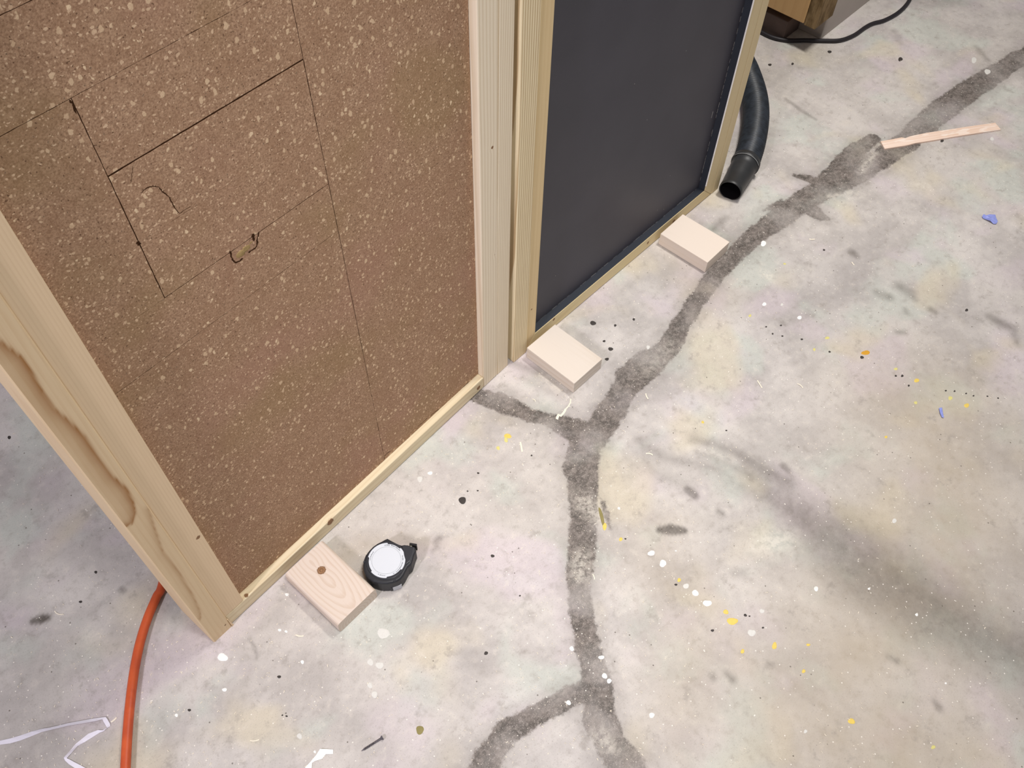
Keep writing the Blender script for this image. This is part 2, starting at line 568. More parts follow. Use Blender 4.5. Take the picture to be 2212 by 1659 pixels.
    base = t.mix(t.m('MULTIPLY', sp, 0.85), base, srgb(238, 232, 222))
    d2, c2 = t.voro(t.map(p, loc=(5.3, 1.9, 0)), 75.0)
    r2 = t.sep(c2)[0]
    sp2 = t.m('MULTIPLY', t.smooth(d2, 0.13, 0.07), t.m('GREATER_THAN', r2, 0.88))
    base = t.mix(t.m('MULTIPLY', sp2, 0.8), base, srgb(96, 88, 80))
    t.bump(t.m('ADD', t.m('MULTIPLY', fine, 0.6), t.m('MULTIPLY', grit, 0.4)), 0.18, 0.002)
    rough = t.m('MULTIPLY_ADD', fine, 0.3, 0.42)
    return t.done(base, rough, 0.28)


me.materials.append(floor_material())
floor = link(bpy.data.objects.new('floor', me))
tag(floor, 'worn pale grey concrete floor with dark crack filler and paint drops', kind='structure')

# ================================================================== CORK PANEL
P1 = np.array([0.07075, 0.70838, 0.0])
YAW1 = math.radians(2.883)
TOP = 1.85
pine_left = pine('pine_knotty', srgb(220, 196, 160), srgb(196, 160, 118), 2, (0.3, 0.02), (0.02, 0), 120, 0.18, attrs=True,
                 knots=((-0.004, 0.0, 0.022, 0.004),))
pine_a = pine('pine_straight', srgb(226, 201, 167), srgb(204, 172, 134), 2, (-0.2, 0.03), (0.01, 0), 230, 0.2, knots=((0.036, 0.0, 0.30, 0.004),))
pine_b = pine('pine_lined', srgb(234, 220, 197), srgb(206, 185, 153), 2, (0.55, -0.05), (0.004, 0), 150, 0.55,
              knots=((0.706, -0.003, 0.37, 0.0035), (0.70, 0, 0.61, 0.003), (0.731, 0, 0.46, 0.004)))
pine_c = pine('pine_lined_fine', srgb(234, 220, 196), srgb(198, 174, 138), 2, (0.45, -0.02), (0.006, 0), 210, 0.6)
pine_rail = pine('pine_rail', srgb(222, 207, 175), srgb(198, 172, 132), 0, (0.3, -0.2), (0.02, 0.0), 120, 0.35,
                 knots=((0.655, 0.0, 0.017, 0.006), (0.052, 0.004, 0.036, 0.004), (0.245, 0.0, 0.03, 0.008)))


def chamfer_long(axis):
    def f(e):
        d = e.verts[1].co - e.verts[0].co
        return abs(d[axis]) > 0.9 * d.length
    return f


cork_panel = empty('cork_panel', P1, YAW1)
tag(cork_panel, 'tall freestanding pine frame filled with brown speckled cork, standing beside the dark grey panel', 'panel')
u1 = np.array([math.cos(YAW1), math.sin(YAW1), 0])
n1 = np.array([-math.sin(YAW1), math.cos(YAW1), 0])


def p1_at(px, dep=0.0):
    P = on_plane(px, P1 + n1 * dep, n1) - P1
    return np.array([P @ u1, P[2]])


# outer left post: its front is a fine grid that carries the cathedral grain
def left_post():
    x0, x1, y0, y1 = -0.035, 0.004, -0.003, 0.086
    nu, nz = 14, 460
    us = np.linspace(x0 + 0.002, x1 - 0.002, nu)
    zs = np.linspace(0.0, TOP, nz)
    c1 = [p1_at(p) for p in [(-330, 470), (-200, 560), (-60, 688), (0, 735), (45, 770), (68, 805), (90, 845), (115, 880), (145, 905), (180, 940),
                             (210, 985), (240, 1025), (270, 1052), (285, 1080), (290, 1105), (283, 1128), (268, 1135)]]
    c2 = [p1_at(p) for p in [(318, 1095), (335, 1150), (350, 1190), (385, 1235), (415, 1285), (430, 1320), (431, 1334), (424, 1337)]]
    UU, ZZ = np.meshgrid(us, zs)
    g = np.zeros(UU.shape)
    for crv, wid, st in ((c1, 0.011, 1.0), (c2, 0.005, 0.62)):
        best = np.full(UU.shape, 1e3)
        side = np.zeros(UU.shape)
        for a, b in zip(crv[:-1], crv[1:]):
            D, tt = seg_dist(UU, ZZ, a, b)
            cr = (b[0] - a[0]) * (ZZ - a[1]) - (b[1] - a[1]) * (UU - a[0])
            k = D < best
            best = np.where(k, D, best)
            side = np.where(k, cr, side)
        inside = side < 0           # left of the curve as it runs down
        val = np.where(inside, np.exp(-best / wid), np.exp(-best / 0.0012))
        g = np.maximum(g, st * val)
    verts, faces = [], []
    for j in range(nz):
        for i in range(nu):
            verts.append((us[i], y0, zs[j]))
    for j in range(nz - 1):
        for i in range(nu - 1):
            a = j * nu + i
            faces.append((a, a + 1, a + nu + 1, a + nu))
    base = len(verts)
    ring = [(x1, y0 + 0.002), (x1, y1), (x0, y1), (x0, y0 + 0.002)]
    for z in (0.0, TOP):
        for (x, y) in ring:
            verts.append((x, y, z))
    bl, br, tl, tr = 0, nu - 1, (nz - 1) * nu, nz * nu - 1
    B = base
    T = base + 4
    for k in range(3):
        faces.append((B + k, B + k + 1, T + k + 1, T + k))
    faces.append((br, B, T, tr))
    faces.append((B + 3, bl, tl, T + 3))
    faces.append((T, T + 1, T + 2, T + 3, tl, tr))
    faces.append((B + 3, B + 2, B + 1, B, br, bl))
    o = mesh_obj('outer_post', verts, faces, pine_left, cork_panel)
    at = o.data.attributes.new('grain_band', 'FLOAT', 'POINT')
    vals = np.concatenate([g.ravel(), np.zeros(8)]).astype(np.float32)
    at.data.foreach_set('value', vals)
    return o


left_post()
box('inner_post', 0.004, 0.0435, 0.0, 0.06, 0.0385, TOP - 0.038, pine_a, cork_panel, 0.0012)
box('inner_post', 0.671, 0.7135, 0.0, 0.06, 0.0015, TOP - 0.038, pine_b, cork_panel, 0.002)
box('outer_post', 0.7138, 0.7485, 0.0, 0.089, 0.0, TOP, pine_c, cork_panel, 0.002)
box('bottom_rail', 0.0042, 0.6708, 0.0, 0.06, 0.002, 0.0368, pine_rail, cork_panel, 0.002)
box('top_rail', 0.0042, 0.7136, 0.0, 0.06, TOP - 0.0365, TOP, pine_rail, cork_panel, 0.002)
# splinter at the foot of the left post
hexa('splinter', [(0.0035, -0.0045, 0.0), (0.0075, -0.0035, 0.0), (0.0075, -0.0005, 0.0), (0.0045, -0.0005, 0.0),
                  (0.0035, -0.0035, 0.030), (0.0048, -0.003, 0.030), (0.0048, -0.0005, 0.030), (0.004, -0.0005, 0.030)], pine_a, cork_panel)

backing_mat = plain('dark_backing', srgb(58, 40, 28), 0.9, 0.1)
box('backing_board', 0.03, 0.685, 0.0335, 0.042, 0.037, TOP - 0.0367, backing_mat, cork_panel)


def cork_material():
    t = NT('cork_agglomerate')
    p = t.obj
    rnd = t.rnd()
    wob = t.noise(p, 160.0, 2.0, 0.5, 0.0, True)
    w = t.n.new('ShaderNodeVectorMath')
    w.operation = 'MULTIPLY_ADD'
    t.lk(wob, w.inputs[0])
    w.inputs[1].default_value = (0.006, 0.006, 0.006)
    t.lk(p, w.inputs[2])
    q = w.outputs[0]
    f1 = t.noise(p, 520.0, 3.0, 0.7)
    f2 = t.noise(p, 40.0, 3.0, 0.6)
    base = t.mix(t.smooth(f1, 0.3, 0.7), srgb(140, 109, 86), srgb(188, 155, 127))
    base = t.mix(t.smooth(f2, 0.35, 0.7, 0.0, 0.4), base, srgb(150, 116, 90))
    big = t.noise(p, 5.0, 2.0)
    base = t.mix(t.smooth(big, 0.48, 0.72, 0.0, 0.32), base, srgb(170, 128, 112))
    big2 = t.noise(t.map(p, loc=(4, 2, 9)), 6.0, 2.0)
    base = t.mix(t.smooth(big2, 0.5, 0.72, 0.0, 0.35), base, srgb(152, 128, 88))
    # coloured granules
    d0, c0 = t.voro(q, 330.0)
    s0 = t.sep(c0)
    base = t.mix(t.m('MULTIPLY', t.smooth(d0, 0.5, 0.25), t.m('MULTIPLY', s0[1], 0.4)), base, srgb(192, 156, 126))
    base = t.mix(t.m('MULTIPLY', t.smooth(d0, 0.42, 0.2), t.m('MULTIPLY', t.m('GREATER_THAN', s0[0], 0.78), 0.85)), base, srgb(214, 184, 154))
    base = t.mix(t.m('MULTIPLY', t.smooth(d0, 0.4, 0.2), t.m('MULTIPLY', t.m('GREATER_THAN', s0[2], 0.86), 0.75)), base, srgb(88, 62, 46))
    # larger pale chips, denser on some tiles
    d1, c1 = t.voro(t.map(q, (1.0, 1.0, 0.7), rot=(0, 0.5, 0)), 125.0)
    s1 = t.sep(c1)
    thr = t.m('MULTIPLY_ADD', rnd, -0.14, 0.92)
    ch = t.m('MULTIPLY', t.smooth(d1, 0.36, 0.27), t.m('GREATER_THAN', s1[0], thr))
    base = t.mix(t.m('MULTIPLY', ch, 0.9), base, t.mix(s1[1], srgb(208, 178, 146), srgb(232, 206, 172)))
    d2, c2 = t.voro(t.map(q, (0.8, 1.0, 1.0), loc=(0.3, 0.1, 0.7)), 200.0)
    s2 = t.sep(c2)
    ch2 = t.m('MULTIPLY', t.smooth(d2, 0.36, 0.26), t.m('GREATER_THAN', s2[0], 0.80))
    base = t.mix(t.m('MULTIPLY', ch2, 0.85), base, t.mix(s2[1], srgb(200, 168, 138), srgb(226, 198, 166)))
    t.bump(t.m('ADD', f1, t.m('MULTIPLY', ch, 0.3)), 0.35, 0.0012)
    return t.done(base, 0.85, 0.12)


cork_mat = cork_material()
crk = plain('cork_crevice', srgb(62, 40, 25), 0.95, 0.05, var=0.5, vscale=220)


def cork_tile(x0, x1, z0, z1, gaps, ragged=0.00022):
    """gaps: half-gap at left, right, bottom, top in metres; the edges wander a little"""
    l, r, b, t_ = gaps
    x0, x1, z0, z1 = x0 + l, x1 - r, z0 + b, z1 - t_
    step = 0.006
    pts = []

    def run(a, c, amp):
        n = max(2, int(math.hypot(c[0] - a[0], c[1] - a[1]) / step))
        for k in range(n):
            f = k / n
            j = 0 if k == 0 else random.uniform(-amp, amp)
            dx, dz = (c[0] - a[0]), (c[1] - a[1])
            L = math.hypot(dx, dz)
            pts.append((a[0] + dx * f - dz / L * j, a[1] + dz * f + dx / L * j))
    run((x0, z0), (x1, z0), ragged)
    run((x1, z0), (x1, z1), ragged)
    run((x1, z1), (x0, z1), ragged)
    run((x0, z1), (x0, z0), ragged)
    n = len(pts)
    cx, cz = (x0 + x1) / 2, (z0 + z1) / 2
    f0 = 0.0145
    vv = [(p[0], f0, p[1]) for p in pts] + [(p[0], 0.0332, p[1]) for p in pts]
    ff = [tuple(range(n)), tuple(range(2 * n - 1, n - 1, -1))]
    for k in range(n):
        k2 = (k + 1) % n
        ff.append((k2, k, n + k, n + k2))
    return mesh_obj('cork_tile', vv, ff, cork_mat, cork_panel)


UA, UB = 0.1475, 0.4005
E0, E1 = 0.0436, 0.6708
zt = TOP - 0.0367
g0, g1, g2, g3 = 0.0002, 0.00045, 0.0007, 0.0012
cork_tile(E0, UB, 1.093, zt, (0, g1, g1, 0))
cork_tile(E0, UB, 1.002, 1.093, (0, g1, g1, g1))
cork_tile(E0, UA, 0.731, 1.002, (0, g1, 0.00008, g1))
cork_tile(UA, UB, 0.911, 1.002, (g1, g1, g3, g0))
cork_tile(UA, UB, 0.820, 0.911, (g2, g2, g0, g3 * 0.7))
cork_tile(UA, UB, 0.731, 0.820, (g2, g1, g2, g0))
cork_tile(E0, UB, 0.648, 0.731, (0, g1, g1, g1))
cork_tile(E0, UB, 0.286, 0.648, (0, g1, g0 * 1.3, g1))
cork_tile(E0, UB, 0.0372, 0.286, (0, g1 * 0.8, 0.0004, g0 * 1.3), 0.0004)
cork_tile(UB, E1, 0.638, zt, (g1, 0.0009, g0, 0))
cork_tile(UB, E1, 0.284, 0.638, (g1, 0.0006, g0 * 1.3, g0))
cork_tile(UB, E1, 0.0372, 0.284, (g1 * 0.8, 0.0004, 0.0006, g0 * 1.3), 0.0005)


# dark recessed joints between the tiles
for (x0, x1, z0, z1) in ((E0, UB, 1.0921, 1.0939), (E0, UB, 1.0012, 1.0028), (UA, UB, 0.9094, 0.9126), (UA, UB, 0.8196, 0.8204), (UA, UB, 0.7298, 0.7322), (E0, UB, 0.6473, 0.6487),
                         (E0, UB, 0.2857, 0.2863), (UB, E1, 0.6376, 0.6384), (UB, E1, 0.2837, 0.2843)):
    box('tile_joint', x0, x1, 0.01478, 0.0333, z0, z1, crk, cork_panel)
for (x0, x1, z0, z1) in ((UA - 0.0012, UA + 0.0012, 0.7295, 1.0015), (UB - 0.001, UB + 0.001, 0.0375, zt - 0.001)):
    box('tile_joint', x0, x1, 0.0150, 0.0333, z0, z1, crk, cork_panel)


def crack(pix, w0, name='crack'):
    """a fine open crack drawn on the cork face as a thin dark sliver"""
    pts = [p1_at(p, 0.0145) for p in pix]
    fine = spline([(a[0], a[1], 0) for a in pts], 5)
    vv, ff = [], []
    n = len(fine)
    for i, p in enumerate(fine):
        d = fine[min(i + 1, n - 1)] - fine[max(i - 1, 0)]
        d /= np.linalg.norm(d)
        w = w0 * random.uniform(0.5, 1.3) * (0.25 if i in (0, n - 1) else 1)
        j = random.uniform(-0.0005, 0.0005)
        for s in (-1, 1):
            vv.append((p[0] - d[1] * (s * w + j), 0.01435, p[1] + d[0] * (s * w + j)))
    for i in range(n - 1):
        ff.append((2 * i, 2 * i + 1, 2 * i + 3, 2 * i + 2))
    m = len(vv)
    vv += [(v[0], 0.0150, v[2]) for v in vv]
    for i in range(n - 1):
        ff.append((2 * i, 2 * i + 2, m + 2 * i + 2, m + 2 * i))
        ff.append((2 * i + 1, m + 2 * i + 1, m + 2 * i + 3, 2 * i + 3))
    return mesh_obj(name, vv, ff, crk, cork_panel)


crack([(304, 417), (315, 407), (330, 402), (343, 405), (352, 415), (366, 427), (375, 445), (388, 461)], 0.0005)
crack([(388, 461), (400, 453), (412, 446)], 0.0003)
crack([(287, 358), (286, 372), (282, 395)], 0.00025)
crack([(497, 541), (500, 555), (506, 566), (515, 565), (525, 558)], 0.0011)
crack([(560, 500), (556, 516), (554, 532), (545, 540), (536, 545)], 0.0010)
crack([(546, 505), (547, 512), (549, 520)], 0.0022)
crack([(296, 522), (300, 527), (303, 524)], 0.0022)
crack([(149, 216), (158, 226), (165, 246)], 0.0009)
# ragged crumbs along the foot of the cork
for (a, b) in (((1012, 826), (1001, 836)), ((994, 846), (984, 853)), ((948, 884), (930, 898)), ((925, 902), (902, 922)), ((842, 975), (830, 985))):
    crack([a, ((a[0] + b[0]) / 2 + 1, (a[1] + b[1]) / 2 - 1.5), b], 0.0007)
# the chipped spot in the seam, with a pale lump in it
bm = bmesh.new()
for (px, r) in (((520, 548), 0.008), ((532, 537), 0.0075), ((541, 526), 0.006), ((512, 556), 0.005)):
    a = p1_at(px, 0.0145)
    bmesh.ops.create_icosphere(bm, subdivisions=2, radius=r, matrix=Matrix.Translation((a[0], 0.0162, a[1])) @ Matrix.Diagonal((1.25, 0.32, 0.85, 1)))
for v in bm.verts:
    v.co += Vector((random.uniform(-1, 1), random.uniform(-0.4, 0.4), random.uniform(-1, 1))) * 0.0007
bm_obj('crumbled_cork', bm, plain('cork_crumb', srgb(158, 134, 92), 0.9, 0.1, var=0.35, vscale=180), cork_panel)

# ================================================================== DARK PANEL
P2 = np.array([0.83195, 0.74305, 0.0])
YAW2 = math.radians(0.0225)
dark_panel = empty('dark_panel', P2, YAW2)
tag(dark_panel, 'tall freestanding pine frame holding a recessed matt charcoal sheet, two pine blocks at its foot', 'panel')
pine_d = pine('pine_ridged', srgb(232, 216, 180), srgb(176, 146, 104), 2, (-0.12, 0.02), (0.004, 0), 205, 0.8)
pine_e = pine('pine_smooth', srgb(218, 194, 150), srgb(198, 166, 118), 2, (0.3, 0.05), (0.01, 0), 110, 0.2, knots=((0.051, 0.0, 0.13, 0.0025),))
pine_f = pine('pine_pale', srgb(218, 200, 160), srgb(188, 160, 116), 2, (0.4, -0.02), (0.006, 0), 150, 0.35)
pine_g = pine('pine_rail_pale', srgb(222, 204, 160), srgb(194, 164, 116), 0, (0.1, 0.02), (0.004, 0), 160, 0.3,
              knots=((0.128, 0.0, 0.03, 0.004), (0.56, 0.0, 0.018, 0.006), (0.46, 0.0, 0.02, 0.004)))


def skew(t0, t1):
    return lambda z: t0 + (t1 - t0) * z / 0.80


def skew_post(name, xl, xr, y0, y1, z0l, z0r, z1, mat, bev=0.0015):
    return hexa(name, [(xl(z0l), y0, z0l), (xr(z0r), y0, z0r), (xr(z0r), y1, z0r), (xl(z0l), y1, z0l),
                       (xl(z1), y0, z1), (xr(z1), y0, z1), (xr(z1), y1, z1), (xl(z1), y1, z1)], mat, dark_panel, bev)


half = lambda z: 0.0395 - 0.0065 * min(z, 1.0) / 0.80
skew_post('outer_post', skew(-0.001, -0.006), half, -0.002, 0.087, 0.0, 0.0, TOP, pine_d, 0.0025)
# inner frame mitred to the rail
skew_post('inner_post', lambda z: half(z) + 0.0003, lambda z: 0.0670, 0.0, 0.06, 0.0, 0.0378, TOP - 0.038, pine_e)
skew_post('inner_post', lambda z: 0.6785, lambda z: 0.7185, 0.0, 0.06, 0.0376, 0.0, TOP - 0.038, pine_f)
box('outer_post', 0.7188, 0.7475, 0.0, 0.086, 0.0, TOP, pine_f, dark_panel, 0.0015)
hexa('bottom_rail', [(0.0420, 0.0004, 0.002), (0.7160, 0.0004, 0.002), (0.7160, 0.06, 0.002), (0.0420, 0.06, 0.002),
                     (0.0668, 0.0004, 0.0370), (0.6790, 0.0004, 0.0370), (0.6790, 0.06, 0.0370), (0.0668, 0.06, 0.0370)], pine_g, dark_panel, 0.0012)
box('top_rail', 0.035, 0.7186, 0.0, 0.06, TOP - 0.0372, TOP, pine_g, dark_panel, 0.0015)


def charcoal():
    t = NT('charcoal_sheet')
    n = t.noise(t.obj, 9.0, 3.0)
    f = t.noise(t.obj, 300.0, 2.0)
    c = t.mix(t.smooth(n, 0.35, 0.65), srgb(65, 64, 72), srgb(68, 67, 75))
    c = t.mix(t.smooth(f, 0.66, 0.8, 0.0, 0.25), c, srgb(104, 104, 110))
    return t.done(c, 0.5, 0.3)


char = charcoal()
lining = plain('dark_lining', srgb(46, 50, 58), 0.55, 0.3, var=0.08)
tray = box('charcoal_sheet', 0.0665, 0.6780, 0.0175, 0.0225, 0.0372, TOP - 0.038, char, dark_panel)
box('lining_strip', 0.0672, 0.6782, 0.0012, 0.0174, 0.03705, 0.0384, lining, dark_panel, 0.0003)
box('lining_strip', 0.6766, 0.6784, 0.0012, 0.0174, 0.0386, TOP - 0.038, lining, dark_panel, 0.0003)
dust = plain('chalky_dust', srgb(214, 210, 206), 0.9, 0.1)
# broken lines of dust lying in the creases of the sheet
bm = bmesh.new()


def speck(x0, z0, x1, z1, w):
    d = Vector((x1 - x0, 0, z1 - z0))
    L = max(d.length, 1e-5)
    d /= L
    s = Vector((-d.z, 0, d.x)) * w
    a, b = Vector((x0, 0.01735, z0)), Vector((x1, 0.01735, z1))
    q = [bm.verts.new(v) for v in (a - s, b - s, b + s, a + s)]
    bm.faces.new(q)


x = 0.075
while x < 0.665:
    L = random.uniform(0.004, 0.02)
    if random.random() < 0.62:
        speck(x, 0.0389, x + L, 0.0389, random.uniform(0.0002, 0.00055))
    x += L + random.uniform(0.001, 0.006)
z = 0.06
while z < TOP - 0.1:
    L = random.uniform(0.003, 0.014)
    if random.random() < 0.8:
        speck(0.6758, z, 0.6758, z + L, random.uniform(0.0003, 0.0006))
    z += L + random.uniform(0.001, 0.004)
speck(0.655, 0.255, 0.656, 0.272, 0.0005)
for k in range(14):
    x, z = random.uniform(0.1, 0.66), random.uniform(0.06, 0.8)
    speck(x, z, x + 0.001, z + 0.0012, 0.0004)
o = bm_obj('crease_dust', bm, dust, dark_panel)
o['kind'] = 'stuff'
# pale frayed lip where the sheet meets the right post
lip = plain('bare_wood_lip', srgb(252, 248, 242), 0.7, 0.2)
box('wood_lip', 0.6770, 0.6796, -0.0012, 0.0011, 0.052, TOP - 0.04, lip, dark_panel, 0.0003)

# ================================================================== THREE BLOCKS
def block(name, pA, pB, pC, width, length, h, mat, label, round_edge, bev):
    """pA front left, pB front right (top corners, pixels)"""
    A, B = fl(pA, h), fl(pB, h)
    d = B - A
    yaw = math.atan2(d[1], d[0])
    mid = (A + B) / 2
    o = hexa(name, [(-width / 2, 0, 0), (width / 2, 0, 0), (width / 2, length, 0), (-width / 2, length, 0),
                    (-width / 2, 0, h), (width / 2, 0, h), (width / 2, length, h), (-width / 2, length, h)],
             mat, None, bev, chamfer_long(1) if round_edge else None, 4 if round_edge else 2)
    o.location = (mid[0], mid[1], 0.0004)
    o.rotation_euler = (0, 0, yaw)
    return tag(o, label, 'wood block', 'pine blocks along the foot of the panels')


wb1 = pine('block_pine_knot', srgb(214, 199, 186), srgb(190, 163, 137), 1, (-0.004, 0.008), (0.05, 0.26), 150, 0.36, knots=((0.004, 0.096, 0.0355, 0.0085),), wob=0.003)
wb2 = pine('block_pine_pale', srgb(217, 206, 194), srgb(196, 178, 156), 1, (-0.02, -0.25), (0.15, 0.0), 75, 0.4, wob=0.005)
wb3 = pine('block_pine_plain', srgb(226, 212, 198), srgb(214, 195, 172), 1, (-0.02, -0.3), (0.05, 0.0), 60, 0.2, wob=0.005)
block('wood_block', (728, 1352), (812, 1271), None, 0.0885, 0.1385, 0.035, wb1, 'rounded pine offcut with a brown knot beside the tape measure, against the cork panel', True, 0.007)
block('wood_block', (1240.5, 829), (1301.2, 775), None, 0.089, 0.1330, 0.034, wb2, 'pale pine offcut at the left end of the charcoal panel, by the gap between panels', False, 0.0012)
block('wood_block', (1527.8, 568), (1577, 522), None, 0.089, 0.1335, 0.034, wb3, 'plain cream pine offcut by the black hose, its end on the dark filler', False, 0.0012)

# ================================================================== TAPE MEASURE
tape = empty('tape_measure', fl((834, 1213), 0.037) * np.array([1, 1, 0]))
tag(tape, 'black tape measure with a round white label lying beside the knotty wood block', 'tape measure')
T0 = np.array(tape.location)
black = plain('black_rubber', srgb(34, 35, 40), 0.5, 0.4, var=0.2)
blackg = plain('black_plastic', srgb(44, 46, 52), 0.35, 0.5, var=0.15)


def tz(x, y, z):
    """pixel in the 11.06x tape close-up -> local coordinates at height z"""
    p = fl((760 + x / 11.06, 1140 + y / 11.06), z) - T0
    return (p[0], p[1])


HT = 0.038
outline_px = [(850, 240), (935, 290), (1040, 345), (1120, 385), (1190, 405), (1260, 390), (1340, 410), (1430, 440), (1520, 470), (1530, 540),
              (1490, 640), (1455, 760), (1420, 860), (1340, 930), (1290, 1020), (1240, 1120), (1170, 1210), (1080, 1270), (960, 1310), (840, 1330),
              (730, 1330), (620, 1310), (500, 1270), (400, 1200), (320, 1110), (275, 1000), (262, 880), (275, 770), (320, 650), (400, 540),
              (500, 435), (610, 360), (720, 305), (790, 265)]
outline = [tz(x, y, HT) for x, y in outline_px]


def prism(name, poly, z0, z1, mat, parent, bevel, seg=3):
    bm = bmesh.new()
    b = [bm.verts.new((p[0], p[1], z0)) for p in poly]
    t = [bm.verts.new((p[0], p[1], z1)) for p in poly]
    n = len(poly)
    bm.faces.new(b)
    top = bm.faces.new(t)
    for k in range(n):
        bm.faces.new((b[k], b[(k + 1) % n], t[(k + 1) % n], t[k]))
    bmesh.ops.recalc_face_normals(bm, faces=bm.faces)
    if bevel:
        es = [e for e in bm.edges if abs(e.verts[0].co.z - e.verts[1].co.z) < 1e-6]
        bmesh.ops.bevel(bm, geom=es, offset=bevel, segments=seg, affect='EDGES', profile=0.5)
    return bm_obj(name, bm, mat, parent)


prism('case', outline, 0.0005, HT - 0.001, black, tape, 0.004)
cx, cy = tz(826, 775, HT + 0.001)
# raised rim round the label and the disc with three stepped lobes
rad = 0.0335


def ring_poly(r, n=72, steps=False):
    pts = []
    for k in range(n):
        a = 2 * math.pi * k / n
        rr = r
        if steps:
            for (s, e_) in ((-0.05, 0.75), (2.15, 3.05), (4.0, 4.9)):
                if s < a < e_:
                    rr = r * 0.93
        pts.append((cx + rr * math.cos(a), cy + rr * math.sin(a)))
    return pts


prism('label_rim', ring_poly(rad + 0.0022), HT - 0.0012, HT + 0.0004, blackg, tape, 0.0005, 2)
white_lbl = plain('white_label', srgb(208, 212, 218), 0.45, 0.3, var=0.015)
lab = prism('label', ring_poly(rad, 144, True), HT + 0.0002, HT + 0.0009, white_lbl, tape, 0.0)
lab['label'] = 'round white label'
grey_ink = plain('label_ink', srgb(86, 90, 96), 0.6, 0.2)
# thin printed circle and the tiny rows of print round the rim
bm = bmesh.new()
n = 96
r0, r1 = 0.0258, 0.0261
va = [bm.verts.new((cx + r0 * math.cos(2 * math.pi * k / n), cy + r0 * math.sin(2 * math.pi * k / n), HT + 0.00098)) for k in range(n)]
vb = [bm.verts.new((cx + r1 * math.cos(2 * math.pi * k / n), cy + r1 * math.sin(2 * math.pi * k / n), HT + 0.00098)) for k in range(n)]
for k in range(n):
    bm.faces.new((va[k], va[(k + 1) % n], vb[(k + 1) % n], vb[k]))
# image angle of print blocks: measured around the label; local axes are rotated by the view
def loc_angle(px, py):
    a = tz(px, py, HT + 0.001)
    return math.atan2(a[1] - cy, a[0] - cx)


for (s, e_, cnt) in (((780, 430), (1120, 570), 19), ((1185, 670), (980, 1095), 24), ((800, 1140), (620, 1075), 9), ((440, 780), (530, 575), 11)):
    a0, a1 = loc_angle(*s), loc_angle(*e_)
    if a1 - a0 > math.pi:
        a1 -= 2 * math.pi
    if a0 - a1 > math.pi:
        a1 += 2 * math.pi
    for k in range(cnt):
        a = a0 + (a1 - a0) * (k + 0.5) / cnt
        if random.random() < 0.08:
            continue
        wd = abs(a1 - a0) / cnt * random.uniform(0.22, 0.42)
        for (ra, rb) in ((0.0283, 0.0289), (0.0291, random.uniform(0.0296, 0.0303))):
            q = [bm.verts.new((cx + r * math.cos(b), cy + r * math.sin(b), HT + 0.00098)) for (r, b) in ((ra, a - wd), (rb, a - wd), (rb, a + wd), (ra, a + wd))]
            bm.faces.new(q)
ink = bm_obj('label_print', bm, grey_ink, lab)
ink['kind'] = 'stuff'
# screws in the case, lock button, mouth and end hook, side sticker, clip
for (x, y) in ((1020, 1255), (1345, 560), (300, 810)):
    a = tz(x, y, HT)
    bm = bmesh.new()
    bmesh.ops.create_cone(bm, cap_ends=True, segments=14, radius1=0.0022, radius2=0.0018, depth=0.0012, matrix=Matrix.Translation((a[0], a[1], HT - 0.0006)))
    bm_obj('case_screw', bm, blackg, tape)
nose = [tz(x, y, HT - 0.004) for x, y in ((1200, 450), (1330, 440), (1500, 490), (1470, 640), (1400, 820), (1300, 900), (1240, 700))]
prism('mouth_housing', nose, HT - 0.006, HT + 0.001, blackg, tape, 0.0015, 2)
hk = [tz(x, y, HT - 0.005) for x, y in ((1380, 360), (1555, 390), (1550, 440), (1375, 410))]
prism('end_hook', hk, HT - 0.024, HT - 0.004, plain('hook_steel', srgb(50, 50, 52), 0.35, 0.5, 0.6), tape, 0.0004, 1)
bl = [tz(x, y, HT - 0.01) for x, y in ((1390, 405), (1430, 412), (1440, 470), (1395, 465))]
prism('tape_blade', bl, HT - 0.022, HT - 0.008, plain('blade_white', srgb(220, 214, 196), 0.4, 0.4), tape, 0.0003, 1)
# heel of the case and the little white sticker on its side
heel = [tz(x, y, 0.012) for x, y in ((480, 1390), (740, 1450), (800, 1425), (950, 1470), (1180, 1380), (1200, 1230), (900, 1240), (520, 1250))]
prism('case_heel', heel, 0.0006, 0.018, black, tape, 0.003, 2)
dA, dB = tz(970, 1415, 0.012), tz(1180, 1340, 0.012)
d = np.array([dB[0] - dA[0], dB[1] - dA[1]])
nn = np.array([d[1], -d[0]]) / np.linalg.norm(d)
if nn @ np.array(dA) < 0:
    nn = -nn
off = nn * 0.0045
stk = hexa('side_sticker', [(dA[0] + off[0], dA[1] + off[1], 0.004), (dB[0] + off[0], dB[1] + off[1], 0.004), (dB[0] + off[0] * 0.4, dB[1] + off[1] * 0.4, 0.004), (dA[0] + off[0] * 0.4, dA[1] + off[1] * 0.4, 0.004),
                            (dA[0] + off[0] * 0.8, dA[1] + off[1] * 0.8, 0.016), (dB[0] + off[0] * 0.8, dB[1] + off[1] * 0.8, 0.016), (dB[0] + off[0] * 0.3, dB[1] + off[1] * 0.3, 0.016), (dA[0] + off[0] * 0.3, dA[1] + off[1] * 0.3, 0.016)],
           plain('sticker', srgb(176, 176, 180), 0.6, 0.2), tape)
stk['label'] = 'small grey-white sticker'

